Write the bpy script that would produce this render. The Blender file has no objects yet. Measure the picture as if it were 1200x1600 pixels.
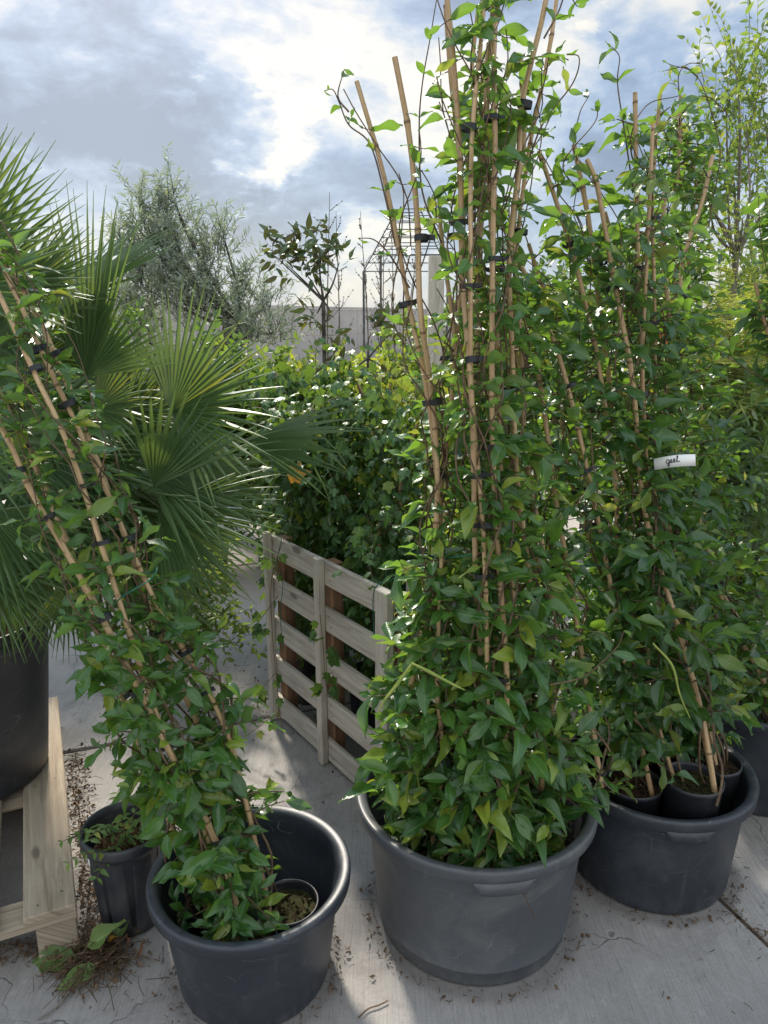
import bpy, math, random
import numpy as np
from math import radians, sin, cos, pi, atan2, sqrt
# ------------------------------------------------------------------ camera, sky, sun, exposure
F = 1164.0; PITCH = radians(14.6); EYE = 1.6
SUN_EL, SUN_AZ = radians(41), radians(-19)       # azimuth from +Y, positive to the right
SUN_STRENGTH = 3.5; SUN_ANGLE = radians(5.0); SKY_STRENGTH = 0.1; EXPOSURE = 0.95
sc = bpy.context.scene
COL = sc.collection
V = lambda *a: np.array(a, dtype=float)
def nrm(v):
    v = np.asarray(v, float); return v/(np.linalg.norm(v)+1e-12)
UPC = V(0, sin(PITCH), cos(PITCH)); FWD = V(0, cos(PITCH), -sin(PITCH)); RGT = V(1, 0, 0); CAM = V(0, 0, EYE)
def ray(px, py): return nrm(RGT*(px-600)/F + UPC*(800-py)/F + FWD)
def P(px, py, Y): r = ray(px, py); return CAM + r*(Y/r[1])
def G(px, py, z=0.0): r = ray(px, py); return CAM + r*((z-EYE)/r[2])

cam = bpy.data.cameras.new('camera'); camo = bpy.data.objects.new('camera', cam); COL.objects.link(camo)
camo.location = CAM; camo.rotation_euler = (pi/2-PITCH, 0, 0)
cam.sensor_fit = 'VERTICAL'; cam.sensor_height = 36; cam.lens = F/1600*36
cam.clip_start = 0.05; cam.clip_end = 3000
sc.camera = camo
sc.render.resolution_x = 768; sc.render.resolution_y = 1024
sc.view_settings.view_transform = 'Standard'; sc.view_settings.look = 'None'
sc.view_settings.gamma = 1; sc.view_settings.exposure = EXPOSURE
try: sc.cycles.max_bounces = 8; sc.cycles.transparent_max_bounces = 6; sc.cycles.transmission_bounces = 4
except Exception: pass

class NT:
    def __init__(s, nt): s.nt = nt; s.L = nt.links
    def n(s, t, ins=None, **kw):
        nd = s.nt.nodes.new(t)
        for k, v in kw.items(): setattr(nd, k, v)
        for k, v in (ins or {}).items():
            if isinstance(v, bpy.types.NodeSocket): s.L.new(v, nd.inputs[k])
            else: nd.inputs[k].default_value = v
        return nd
    def math(s, op, a, b=0.0, c=0.0, clamp=False):
        nd = s.nt.nodes.new('ShaderNodeMath'); nd.operation = op; nd.use_clamp = clamp
        for i, v in enumerate((a, b, c)):
            if isinstance(v, bpy.types.NodeSocket): s.L.new(v, nd.inputs[i])
            else: nd.inputs[i].default_value = v
        return nd.outputs[0]
    def vm(s, op, a, b=(0, 0, 0), out=0, scale=None):
        nd = s.nt.nodes.new('ShaderNodeVectorMath'); nd.operation = op
        for i, v in enumerate((a, b)):
            if isinstance(v, bpy.types.NodeSocket): s.L.new(v, nd.inputs[i])
            else: nd.inputs[i].default_value = v
        if scale is not None:
            if isinstance(scale, bpy.types.NodeSocket): s.L.new(scale, nd.inputs['Scale'])
            else: nd.inputs['Scale'].default_value = scale
        return nd.outputs[out]
    def mix(s, f, a, b, bt='MIX'):
        nd = s.nt.nodes.new('ShaderNodeMix'); nd.data_type = 'RGBA'; nd.blend_type = bt
        for k, v in ((0, f), (6, a), (7, b)):
            if isinstance(v, bpy.types.NodeSocket): s.L.new(v, nd.inputs[k])
            else: nd.inputs[k].default_value = (*v, 1) if isinstance(v, tuple) and len(v) == 3 else v
        return nd.outputs[2]
    def noise(s, vec, scale, detail=4, rough=0.5, dist=0.0):
        return s.n('ShaderNodeTexNoise', {'Vector': vec, 'Scale': scale, 'Detail': detail, 'Roughness': rough, 'Distortion': dist}).outputs[0]
    def smooth(s, x, lo, hi, a=0.0, b=1.0):
        return s.n('ShaderNodeMapRange', {0: x, 1: lo, 2: hi, 3: a, 4: b}, interpolation_type='SMOOTHSTEP').outputs[0]
    def ramp(s, fac, stops):
        nd = s.nt.nodes.new('ShaderNodeValToRGB'); s.L.new(fac, nd.inputs[0]); cr = nd.color_ramp
        while len(cr.elements) < len(stops): cr.elements.new(0.5)
        for e, (p, c) in zip(cr.elements, stops): e.position = p; e.color = (*c, 1)
        return nd.outputs[0]

world = bpy.data.worlds.new('World'); sc.world = world; world.use_nodes = True
w = NT(world.node_tree); world.node_tree.nodes.clear()
sky = w.n('ShaderNodeTexSky', sky_type='NISHITA'); sky.sun_disc = False
sky.sun_elevation = SUN_EL; sky.sun_rotation = SUN_AZ; sky.air_density = 1.0; sky.dust_density = 2.0
dirv = w.vm('NORMALIZE', w.n('ShaderNodeTexCoord').outputs['Generated'])
sep = w.n('ShaderNodeSeparateXYZ', {0: dirv})
stretch = w.vm('MULTIPLY', dirv, (1.0, 1.0, 2.0))
wob = w.n('ShaderNodeTexNoise', {'Vector': stretch, 'Scale': 7.0, 'Detail': 7.0, 'Roughness': 0.6}).outputs[1]
wdir = w.vm('NORMALIZE', w.vm('ADD', dirv, w.vm('SCALE', w.vm('SUBTRACT', wob, (.5, .5, .5)), scale=0.34)))
base = w.noise(stretch, 3.3, 12, 0.55, 0.35)
fine = w.noise(stretch, 11.0, 9, 0.6, 0.2)
shade = w.math('ADD', w.math('MULTIPLY', base, 1.45), w.math('MULTIPLY', fine, 0.68))
shade = w.math('SUBTRACT', shade, 0.55)
brk = w.smooth(w.noise(w.vm('ADD', stretch, (3.1, 1.7, .4)), 8.5, 8, .6, .5), .56, .68, 0.0, .20)
shade = w.math('ADD', shade, brk); shade = w.math('SUBTRACT', shade, .035)
def spot(px, py, rad, amt):
    global shade
    d = ray(px, py); dt = w.vm('DOT_PRODUCT', wdir, tuple(d), out=1)
    m = w.smooth(dt, cos(radians(rad)), 1.0, 0.0, amt)
    shade = w.math('ADD', shade, m)
for s_ in ((440, 60, 12, .15), (340, 250, 4.5, .20), (390, 275, 3, .14), (95, 60, 6, .22), (610, 60, 8, .08), (570, 430, 9, .20),
           (230, 170, 8, -.17), (540, 260, 6, -.2), (330, 400, 8, -.10), (60, 170, 8, -.07), (150, 345, 5, .10), (830, 150, 8, .10), (1000, 60, 10, .06), (1010, 240, 9, -.05), (440, 190, 4, .14)):
    spot(*s_)
cl = w.ramp(shade, [(0.26, (.20, .29, .43)), (0.40, (.28, .39, .56)), (0.52, (.41, .55, .75)), (0.61, (.62, .72, .84)), (0.72, (.97, .96, .90)), (0.92, (1.28, 1.19, .98))])
sd = V(sin(SUN_AZ)*cos(SUN_EL), cos(SUN_AZ)*cos(SUN_EL), sin(SUN_EL))
glow = w.smooth(w.vm('DOT_PRODUCT', dirv, tuple(sd), out=1), cos(radians(19)), 1.0, 0.0, 9.0)
back = w.smooth(w.vm('DOT_PRODUCT', dirv, tuple(nrm(V(.1, -.75, .65))), out=1), -0.35, 0.6, 1.0, 2.9)  # unseen sky behind the camera, brightened as added fill light
cl = w.mix(w.smooth(sep.outputs[1], 0.1, -0.4, 0.0, 0.75), cl, (.60, .60, .58))
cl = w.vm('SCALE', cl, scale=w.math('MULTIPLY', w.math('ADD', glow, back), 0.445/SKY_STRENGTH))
hz = w.smooth(sep.outputs[2], 0.0, 0.13, 0.5, 0.0)
cl = w.mix(hz, cl, tuple(c*.5/SKY_STRENGTH for c in (.62, .72, .80)))
skyc = w.mix(0.85, sky.outputs[0], cl)
below = w.smooth(sep.outputs[2], -0.02, 0.0)
skyc = w.mix(below, (1.4, 1.5, 1.5), skyc)
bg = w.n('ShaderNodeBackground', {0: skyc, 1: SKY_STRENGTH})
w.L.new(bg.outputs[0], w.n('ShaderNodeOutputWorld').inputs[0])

sl = bpy.data.lights.new('sun', 'SUN'); so = bpy.data.objects.new('sun', sl); COL.objects.link(so)
sl.energy = SUN_STRENGTH; sl.angle = SUN_ANGLE; sl.color = (1, .91, .78)
so.rotation_euler = (pi/2-SUN_EL, 0, pi-SUN_AZ); so.location = (0, 0, 8)

# ------------------------------------------------------------------ mesh builder
class MB:
    def __init__(s): s.v = []; s.lv = []; s.q = []; s.t = []; s.qs = []; s.ts = []; s.nv = 0
    def add(s, v, lv, quads=None, tris=None, smooth=True):
        v = np.asarray(v, float).reshape(-1, 3); s.v.append(v)
        s.lv.append(np.broadcast_to(np.asarray(lv, float), v.shape))
        if quads is not None and len(quads):
            q = np.asarray(quads, int)+s.nv; s.q.append(q); s.qs.append(np.full(len(q), smooth))
        if tris is not None and len(tris):
            t = np.asarray(tris, int)+s.nv; s.t.append(t); s.ts.append(np.full(len(t), smooth))
        s.nv += len(v)
    def inst(s, tpl, O, M, rnd):                       # many copies of a template: O (K,3), M (K,3,3) columns = axes, rnd (K,)
        tv, tlv, tq, tt = tpl; K = len(O); N = len(tv)
        if K == 0: return
        v = np.einsum('kij,nj->kni', M, tv)+O[:, None, :]
        lv = np.broadcast_to(tlv, (K, N, 3)).copy(); lv[:, :, 2] = rnd[:, None]
        off = (np.arange(K)*N)[:, None, None]
        q = (tq[None]+off).reshape(-1, 4) if len(tq) else None
        t = (tt[None]+off).reshape(-1, 3) if len(tt) else None
        s.add(v.reshape(-1, 3), lv.reshape(-1, 3), q, t)
    def build(s, name, mat, parent=None):
        if s.nv == 0: return None
        v = np.concatenate(s.v); lv = np.concatenate(s.lv)
        if parent is not None: v = v-np.array(parent['_w'] if '_w' in parent else (0, 0, 0))
        q = np.concatenate(s.q) if s.q else np.zeros((0, 4), int); t = np.concatenate(s.t) if s.t else np.zeros((0, 3), int)
        me = bpy.data.meshes.new(name); me.vertices.add(len(v)); me.vertices.foreach_set('co', v.astype(np.float32).ravel())
        idx = np.concatenate([q.ravel(), t.ravel()]).astype(np.int32)
        me.loops.add(len(idx)); me.loops.foreach_set('vertex_index', idx)
        st = np.concatenate([np.arange(len(q))*4, len(q)*4+np.arange(len(t))*3]).astype(np.int32)
        me.polygons.add(len(st)); me.polygons.foreach_set('loop_start', st)
        sm = np.concatenate([*(s.qs or []), *(s.ts or [])]).astype(bool)
        me.polygons.foreach_set('use_smooth', sm)
        at = me.attributes.new('lv', 'FLOAT_VECTOR', 'POINT'); at.data.foreach_set('vector', lv.astype(np.float32).ravel())
        me.update(calc_edges=True); me.validate()
        me.materials.append(mat)
        o = bpy.data.objects.new(name, me); COL.objects.link(o)
        if parent is not None: o.parent = parent; 
        o['_w'] = list(parent['_w']) if parent is not None and '_w' in parent else [0., 0., 0.]
        return o
def tag(o, label=None, cat=None, group=None, kind=None):
    for k, v in (('label', label), ('category', cat), ('group', group), ('kind', kind)):
        if v: o[k] = v
    return o
def thing(name, loc, label, cat, group=None):
    o = bpy.data.objects.new(name, None); COL.objects.link(o); o.location = tuple(float(x) for x in loc)
    o.empty_display_size = .1; o['_w'] = [float(x) for x in loc]
    return tag(o, label, cat, group)
def box(mb, c, ax, ay, az, h, ch=0.003, r=None, ends=0.0):
    """chamfered box; ax is the long (grain) axis"""
    c = np.asarray(c, float); A = [nrm(ax), nrm(ay), nrm(az)]; r = random.random() if r is None else r
    vs, lv, key = [], [], {}
    for sx in (-1, 1):
        for sy in (-1, 1):
            for sz in (-1, 1):
                for k in range(3):
                    d = [sx*h[0], sy*h[1], sz*h[2]]
                    for j in range(3):
                        if j != k: d[j] -= (sx, sy, sz)[j]*ch
                    key[(sx, sy, sz, k)] = len(vs)
                    vs.append(c+A[0]*d[0]+A[1]*d[1]+A[2]*d[2]); lv.append((d[0], d[1]+d[2]*1.3, r))
    K = lambda a, b, cc, k: key[(a, b, cc, k)]
    q, t = [], []
    for s in (-1, 1):
        f = [K(s, -1, -1, 0), K(s, 1, -1, 0), K(s, 1, 1, 0), K(s, -1, 1, 0)]; q.append(f if s > 0 else f[::-1])
        f = [K(-1, s, -1, 1), K(-1, s, 1, 1), K(1, s, 1, 1), K(1, s, -1, 1)]; q.append(f if s > 0 else f[::-1])
        f = [K(-1, -1, s, 2), K(1, -1, s, 2), K(1, 1, s, 2), K(-1, 1, s, 2)]; q.append(f if s > 0 else f[::-1])
    for a in (-1, 1):
        for b in (-1, 1):
            q.append([K(-1, a, b, 1), K(1, a, b, 1), K(1, a, b, 2), K(-1, a, b, 2)])
            q.append([K(a, -1, b, 0), K(a, 1, b, 0), K(a, 1, b, 2), K(a, -1, b, 2)])
            q.append([K(a, b, -1, 0), K(a, b, 1, 0), K(a, b, 1, 1), K(a, b, -1, 1)])
            for cc in (-1, 1): t.append([K(a, b, cc, 0), K(a, b, cc, 1), K(a, b, cc, 2)])
    mb.add(vs, lv, q, t, False)
def smooth_path(pts, n=6):
    pts = [np.asarray(p, float) for p in pts]
    if len(pts) < 3: 
        return np.array([pts[0]+(pts[-1]-pts[0])*k/n for k in range(n+1)])
    out = []; Q = [2*pts[0]-pts[1]]+pts+[2*pts[-1]-pts[-2]]
    for i in range(1, len(Q)-2):
        a, b, c, d = Q[i-1:i+3]
        for k in range(n):
            t = k/n; out.append(.5*((2*b)+(-a+c)*t+(2*a-5*b+4*c-d)*t*t+(-a+3*b-3*c+d)*t**3))
    out.append(pts[-1]); return np.array(out)
def nails(parent, pts, nrm_):
    m_ = MB()
    for p_ in pts:
        th = np.arange(8)/8*2*pi; a = nrm(np.cross(nrm_, V(.3, .5, .8))); b = np.cross(nrm_, a); vs = [p_+nrm_*.0012]+[p_+nrm_*.0009+a*cos(x)*.0035+b*sin(x)*.0035 for x in th]
        m_.add(vs, (0, 0, .5), None, [[0, 1+k, 1+(k+1) % 8] for k in range(8)])
    m_.build('nail_heads', M['iron'], parent)
def tube(mb, pts, rad, ns=6, r=None, cap=True):
    pts = np.asarray(pts, float); n = len(pts); rad = np.broadcast_to(np.asarray(rad, float), (n,)); r = random.random() if r is None else r
    T = np.gradient(pts, axis=0); T /= np.linalg.norm(T, axis=1)[:, None]+1e-12
    a = nrm(np.cross(T[0], V(.3, .9, .2))); L = np.concatenate([[0], np.cumsum(np.linalg.norm(np.diff(pts, axis=0), axis=1))])
    th = np.arange(ns+1)/ns*2*pi; vs, lv = [], []
    for i in range(n):
        a = nrm(a-T[i]*np.dot(a, T[i])); b = np.cross(T[i], a)
        vs.append(pts[i]+rad[i]*(np.cos(th)[:, None]*a+np.sin(th)[:, None]*b))
        lv.append(np.stack([th/(2*pi), np.full(ns+1, L[i]), np.full(ns+1, r)], 1))
    W = ns+1; q = [[i*W+j, i*W+j+1, (i+1)*W+j+1, (i+1)*W+j] for i in range(n-1) for j in range(ns)]
    mb.add(np.concatenate(vs), np.concatenate(lv), q)
    if cap:
        for i, s in ((0, -1), (n-1, 1)):
            m = np.concatenate([[pts[i]], vs[i]]); mb.add(m, (0.5, -1, r), None, [[0, j+1, j+2] if s > 0 else [0, j+2, j+1] for j in range(ns)], False)
def lathe(mb, c, prof, n=64, fr=None):
    """prof: list of (r, z); fr(theta, r, z) -> r"""
    c = np.asarray(c, float); th = np.arange(n)/n*2*pi; vs, lv = [], []; L = 0
    for k, (r, z) in enumerate(prof):
        if k: L += math.hypot(r-prof[k-1][0], z-prof[k-1][1])
        rr = np.array([fr(t, r, z) for t in th]) if fr else np.full(n, r)
        vs.append(np.stack([c[0]+rr*np.cos(th), c[1]+rr*np.sin(th), np.full(n, c[2]+z)], 1))
        lv.append(np.stack([th*r, np.full(n, z), np.full(n, .5)], 1))
    q = [[i*n+j, i*n+(j+1) % n, (i+1)*n+(j+1) % n, (i+1)*n+j] for i in range(len(prof)-1) for j in range(n)]
    mb.add(np.concatenate(vs), np.concatenate(lv), q)

# ------------------------------------------------------------------ materials
def mat(name):
    m = bpy.data.materials.new(name); m.use_nodes = True; m.node_tree.nodes.clear(); t = NT(m.node_tree)
    out = t.n('ShaderNodeOutputMaterial'); return m, t, out
def LV(t):
    a = t.n('ShaderNodeAttribute', attribute_name='lv'); s = t.n('ShaderNodeSeparateXYZ', {0: a.outputs['Vector']})
    return a.outputs['Vector'], s.outputs[0], s.outputs[1], s.outputs[2]
def h2(t, r, k): return t.math('FRACT', t.math('MULTIPLY', r, k))
def leaf_mat(name, dark, light, young, under, trans=0.35, rough=0.38, vein=0.5, spec=0.5, tcol=(.32, .58, .05), nveins=9.0, vcol=None, yprob=0.06):
    m, t, out = mat(name); vec, u, v, r = LV(t)
    r1 = h2(t, r, 37.13); r2 = h2(t, r, 91.7); r3 = h2(t, r, 53.9)
    col = t.mix(r1, dark, light)
    col = t.mix(t.smooth(r2, 1-yprob*2.2, 1.0), col, young)
    geo = t.n('ShaderNodeNewGeometry'); nz = t.noise(geo.outputs['Position'], 130.0, 3)
    col = t.mix(t.smooth(nz, .35, .75, 0.0, .35), col, tuple(c*.72 for c in light))
    blot = t.math('MULTIPLY', t.smooth(t.noise(geo.outputs['Position'], 70.0, 5, .7), .60, .66), t.smooth(h2(t, r, 19.9), .72, .9))
    col = t.mix(t.math('MULTIPLY', blot, .8), col, (.11, .075, .03)); au = t.math('ABSOLUTE', u)
    mid = t.smooth(au, 0.02, 0.14, 1.0, 0.0)
    sv = t.math('ABSOLUTE', t.math('SINE', t.math('MULTIPLY', t.math('ADD', v, t.math('MULTIPLY', au, -0.16)), nveins*pi)))
    side = t.math('MULTIPLY', t.smooth(sv, 0.0, 0.28, 1.0, 0.0), 0.45)
    vv = t.math('MULTIPLY', t.math('MAXIMUM', mid, side), vein)
    col = t.mix(vv, col, vcol or tuple(min(1, c*1.9+.015) for c in light))
    bf = geo.outputs['Backfacing']
    colb = t.mix(t.math('MULTIPLY', vv, .6), t.mix(r1, under, tuple(c*.75 for c in under)), tuple(c*1.25 for c in under))
    c2 = t.mix(bf, col, colb)
    bump = t.n('ShaderNodeBump', {'Strength': 0.35, 'Distance': 0.002, 'Height': t.math('SUBTRACT', t.math('MULTIPLY', nz, .5), vv)})
    rg = t.math('ADD', t.math('MULTIPLY', r3, .22), t.mix(bf, (rough-.08,)*3, (.62,)*3))
    p = t.n('ShaderNodeBsdfPrincipled', {'Base Color': c2, 'Roughness': rg, 'Specular IOR Level': spec, 'Normal': bump.outputs[0]})
    tc = t.mix(t.math('MULTIPLY', vv, .35), t.mix(t.smooth(r2, 1-yprob*2.2, 1.0), tcol, (.62, .62, .06)), (.16, .26, .03))
    tr = t.n('ShaderNodeBsdfTranslucent', {0: tc, 'Normal': bump.outputs[0]})
    ms = t.n('ShaderNodeMixShader', {0: trans, 1: p.outputs[0], 2: tr.outputs[0]})
    t.L.new(ms.outputs[0], out.inputs[0]); return m
def rough_mat(name, fn, rough=.6, spec=.4, bump=0.3, bd=0.004, metal=0):
    m, t, out = mat(name); col, hgt, rg = fn(t)
    ins = {'Base Color': col, 'Roughness': rg if rg is not None else rough, 'Specular IOR Level': spec, 'Metallic': metal}
    if hgt is not None: ins['Normal'] = t.n('ShaderNodeBump', {'Strength': bump, 'Distance': bd, 'Height': hgt}).outputs[0]
    p = t.n('ShaderNodeBsdfPrincipled', ins); t.L.new(p.outputs[0], out.inputs[0]); return m
def plastic(name, col, dust=(.20, .19, .17), amt=.35, rough=.45, low=.0):
    def fn(t):
        g = t.n('ShaderNodeNewGeometry'); pos = g.outputs['Position']; z = t.n('ShaderNodeSeparateXYZ', {0: pos}).outputs[2]
        n1 = t.noise(pos, 5.5, 8, .65, .6); n2 = t.noise(t.vm('MULTIPLY', pos, (40, 40, 260)), 1.0, 4); n3 = t.noise(pos, 160.0, 3)
        d = t.math('MULTIPLY', t.smooth(n1, .42, .78), amt)
        n5 = t.noise(t.vm('MULTIPLY', pos, (1, 1, .45)), 22.0, 7, .7)
        lo = t.math('MULTIPLY', t.smooth(z, 0.0, low+.001, 1.0, 0.0), t.smooth(n5, .40, .66)) if low else 0.0
        d = t.math('MAXIMUM', d, t.math('MULTIPLY', lo, .55)) if low else d
        up = t.math('MULTIPLY', t.smooth(t.n('ShaderNodeSeparateXYZ', {0: g.outputs['Normal']}).outputs[2], .5, 1.0), .38)
        d = t.math('MAXIMUM', d, t.math('MULTIPLY', up, t.smooth(t.noise(pos, 30.0, 5), .25, .7)))
        spk = t.smooth(t.noise(pos, 310.0, 2), .71, .76, 0, .5)
        c = t.mix(t.math('MAXIMUM', d, spk), t.mix(n2, col, tuple(x*1.3 for x in col)), dust)
        vo = t.n('ShaderNodeTexVoronoi', {'Vector': t.vm('MULTIPLY', t.vm('ADD', pos, t.vm('SCALE', t.n('ShaderNodeTexNoise', {'Vector': pos, 'Scale': 9.0}).outputs[1], scale=.1)), (1, 1, 2.5)), 'Scale': 9.0}, feature='DISTANCE_TO_EDGE').outputs[0]
        run = t.smooth(t.noise(t.vm('MULTIPLY', pos, (30, 30, 1.6)), 1.0, 5, .6), .60, .72, 0, .28); c = t.mix(run, c, dust)
        scr = t.math('MULTIPLY', t.smooth(vo, 0.0, .006, 1.0, 0.0), t.smooth(t.noise(pos, 12.0, 3), .50, .58))
        c = t.mix(t.math('MULTIPLY', scr, .5), c, (.28, .28, .28))
        return c, t.math('ADD', t.math('MULTIPLY', n3, .5), t.math('MULTIPLY', n2, .5)), t.math('ADD', t.math('MULTIPLY', n1, .25), rough-.08)
    return rough_mat(name, fn, bump=.22, bd=.0015, spec=.5)
def wood(name, base, dark, pale, knots=True, sc_=1.0):
    def fn(t):
        vec, u, v, r = LV(t); off = t.n('ShaderNodeCombineXYZ', {0: t.math('MULTIPLY', r, 17.3), 1: t.math('MULTIPLY', r, 9.1), 2: t.math('MULTIPLY', r, 31.)})
        p = t.vm('ADD', vec, off.outputs[0])
        n = t.n('ShaderNodeTexNoise', {'Vector': t.vm('MULTIPLY', p, (3.0, 55.0, 1.0)), 'Scale': sc_, 'Detail': 9.0, 'Roughness': .65, 'Distortion': .9}).outputs[0]
        f = t.noise(t.vm('MULTIPLY', p, (25.0, 700.0, 1.0)), 1.0, 3)
        c = t.ramp(n, [(.28, dark), (.47, base), (.72, pale)])
        st = t.noise(t.vm('MULTIPLY', p, (4.0, 9.0, 1.0)), 1.0, 6, .7)
        c = t.mix(t.smooth(st, .45, .75, 0, .65), c, tuple(x*.55 for x in base))
        c = t.mix(t.smooth(f, .58, .8, 0, .5), c, dark)
        if knots:
            vo = t.n('ShaderNodeTexVoronoi', {'Vector': t.vm('MULTIPLY', p, (3.4, 9.0, 1.0)), 'Scale': 1.0}).outputs[0]
            c = t.mix(t.smooth(vo, .07, .15, .75, 0.0), c, tuple(x*.35 for x in dark))
        c = t.mix(t.math('MULTIPLY', h2(t, r, 77.7), .35), c, tuple(x*.62 for x in base))
        return c, t.math('ADD', n, t.math('MULTIPLY', f, .6)), None
    return rough_mat(name, fn, rough=.78, spec=.25, bump=.5, bd=.002)
M = {}
M['jas'] = leaf_mat('glossy leaf', (.014, .058, .015), (.052, .135, .028), (.22, .29, .035), (.11, .20, .055), trans=.27, rough=.32, yprob=.09, spec=.65)
M['jas_dark'] = leaf_mat('dark glossy leaf', (.011, .045, .015), (.036, .100, .026), (.17, .24, .04), (.09, .17, .055), trans=.25, rough=.33, yprob=.07, spec=.65)
M['jas_pale'] = leaf_mat('young leaf', (.05, .14, .02), (.10, .23, .03), (.25, .33, .04), (.16, .26, .06), trans=.38, rough=.38, yprob=.12)
M['ivy'] = leaf_mat('ivy leaf', (.012, .042, .012), (.045, .12, .022), (.20, .26, .03), (.08, .14, .035), trans=.22, rough=.42, vein=.6, nveins=3, yprob=.05, tcol=(.26, .42, .04))
M['ivyyellow'] = leaf_mat('yellowing ivy leaf', (.03, .085, .015), (.09, .17, .03), (.48, .42, .04), (.13, .2, .05), trans=.3, rough=.45, vein=.5, nveins=3, yprob=.3, tcol=(.4, .5, .05))
M['palm'] = leaf_mat('palm leaf', (.034, .075, .028), (.075, .135, .045), (.14, .19, .06), (.10, .15, .075), trans=.17, rough=.36, tcol=(.34, .48, .08), vein=.18, nveins=.1, spec=.55, yprob=.03)
M['olive'] = leaf_mat('olive leaf', (.15, .19, .14), (.24, .28, .21), (.28, .32, .22), (.34, .38, .33), trans=.35, rough=.45, vein=.2, tcol=(.34, .42, .24), yprob=.02)
M['bronze'] = leaf_mat('bronze backed leaf', (.035, .075, .028), (.07, .12, .045), (.12, .15, .05), (.075, .06, .03), trans=.14, rough=.4, tcol=(.16, .20, .04), yprob=.03)
M['lime'] = leaf_mat('lime leaf', (.14, .22, .018), (.26, .34, .035), (.42, .40, .05), (.22, .30, .06), trans=.42, rough=.5, vein=.2, tcol=(.5, .58, .05), yprob=.12)
M['mid'] = leaf_mat('mid green leaf', (.045, .11, .025), (.11, .20, .045), (.25, .28, .05), (.13, .2, .07), trans=.36, rough=.46, vein=.3, tcol=(.34, .48, .06), yprob=.1)
M['deep'] = leaf_mat('deep evergreen leaf', (.025, .055, .025), (.06, .10, .04), (.10, .15, .05), (.08, .12, .06), trans=.2, rough=.55, vein=.2)
M['fern'] = leaf_mat('feathery leaf', (.12, .21, .03), (.26, .34, .045), (.48, .40, .05), (.25, .32, .08), trans=.45, rough=.5, vein=.3, tcol=(.55, .6, .06), yprob=.2)
M['dry'] = leaf_mat('dry leaf', (.055, .034, .022), (.15, .09, .05), (.24, .08, .05), (.20, .14, .09), trans=.1, rough=.7, vein=.3, tcol=(.4, .25, .08), yprob=.15)
M['amber'] = leaf_mat('amber leaf', (.50, .22, .03), (.62, .33, .05), (.6, .4, .05), (.5, .25, .05), trans=.45, rough=.6, vein=.3, tcol=(.75, .4, .05))
M['wilt'] = leaf_mat('wilted leaf', (.07, .13, .03), (.13, .20, .05), (.2, .2, .06), (.18, .22, .09), trans=.2, rough=.6, vein=.5, tcol=(.25, .3, .05))
M['red'] = leaf_mat('red leaf', (.42, .05, .02), (.6, .12, .03), (.6, .2, .03), (.4, .1, .05), trans=.4, rough=.5, vein=.2, tcol=(.7, .12, .03))
def bamboo_fn(t):
    vec, u, v, r = LV(t)
    fr = t.math('FRACT', t.math('ADD', t.math('MULTIPLY', v, 4.6), t.math('MULTIPLY', r, 7.0)))
    nd = t.smooth(t.math('ABSOLUTE', t.math('SUBTRACT', fr, .5)), 0.0, .025, 1.0, 0.0)
    nd2 = t.smooth(t.math('SUBTRACT', fr, .5), 0.0, .16, .5, 0.0)
    n = t.noise(t.n('ShaderNodeCombineXYZ', {0: t.math('MULTIPLY', u, 9.0), 1: t.math('MULTIPLY', v, 7.0), 2: t.math('MULTIPLY', r, 40.)}).outputs[0], 1.0, 7, .7)
    g = t.n('ShaderNodeNewGeometry'); sp = t.noise(g.outputs['Position'], 85.0, 4)
    c = t.ramp(n, [(.3, (.24, .15, .075)), (.5, (.47, .32, .165)), (.7, (.60, .44, .26))])
    c = t.mix(t.math('MULTIPLY', r, .4), c, (.33, .20, .11))
    c = t.mix(t.smooth(sp, .55, .75, 0, .55), c, (.12, .075, .04))
    c = t.mix(t.math('MULTIPLY', nd, .8), c, (.09, .05, .025))
    return c, t.math('ADD', nd, t.math('MULTIPLY', n, .4)), None
M['bamboo'] = rough_mat('bamboo', bamboo_fn, rough=.48, spec=.4, bump=.5, bd=.003)
def flat(name, a, b, s=40., rough=.6, spec=.3, bump=.3, metal=0):
    def fn(t):
        g = t.n('ShaderNodeNewGeometry'); n = t.noise(g.outputs['Position'], s, 6, .6)
        return t.mix(t.smooth(n, .3, .7), a, b), n, None
    return rough_mat(name, fn, rough=rough, spec=spec, bump=bump, metal=metal)
M['stem'] = flat('brown vine stem', (.065, .040, .026), (.15, .10, .055))
M['gstem'] = flat('green stem', (.16, .22, .045), (.28, .32, .07), rough=.45)
M['bark'] = flat('bark', (.10, .085, .07), (.24, .21, .17), 25., .85)
M['darkbark'] = flat('dark twisted bark', (.035, .03, .026), (.11, .095, .08), 18., .9, bump=.8)
M['clip'] = flat('black tape', (.018, .02, .022), (.035, .038, .04), 60., .5)
M['wire'] = flat('green wire', (.015, .09, .06), (.03, .15, .10), 60., .4)
M['iron'] = flat('dark iron', (.06, .065, .07), (.12, .12, .12), 60., .5)
M['soil'] = flat('potting soil', (.018, .012, .009), (.085, .055, .035), 120., .95, .1, 1.0)
M['moss'] = flat('mossy soil', (.025, .018, .011), (.05, .052, .02), 70., .95, .1, 1.0)
M['chip'] = flat('bark chips', (.07, .04, .022), (.26, .16, .09), 30., .9, .1, 1.0)
M['trunkfibre'] = flat('palm fibre', (.03, .02, .012), (.13, .085, .05), 70., .95, .1, 1.0)
M['paper'] = flat('white label', (.72, .73, .72), (.82, .82, .80), 20., .6, .3, .05)
M['ink'] = flat('black ink', (.008, .008, .01), (.015, .015, .02), 20., .5, .3, .0)
M['bluep'] = flat('blue plastic', (.005, .07, .42), (.01, .11, .55), 20., .35, .5, .05)
M['tub'] = plastic('grey tub plastic', (.050, .055, .062), (.15, .15, .145), .6, .42, .11)
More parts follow.
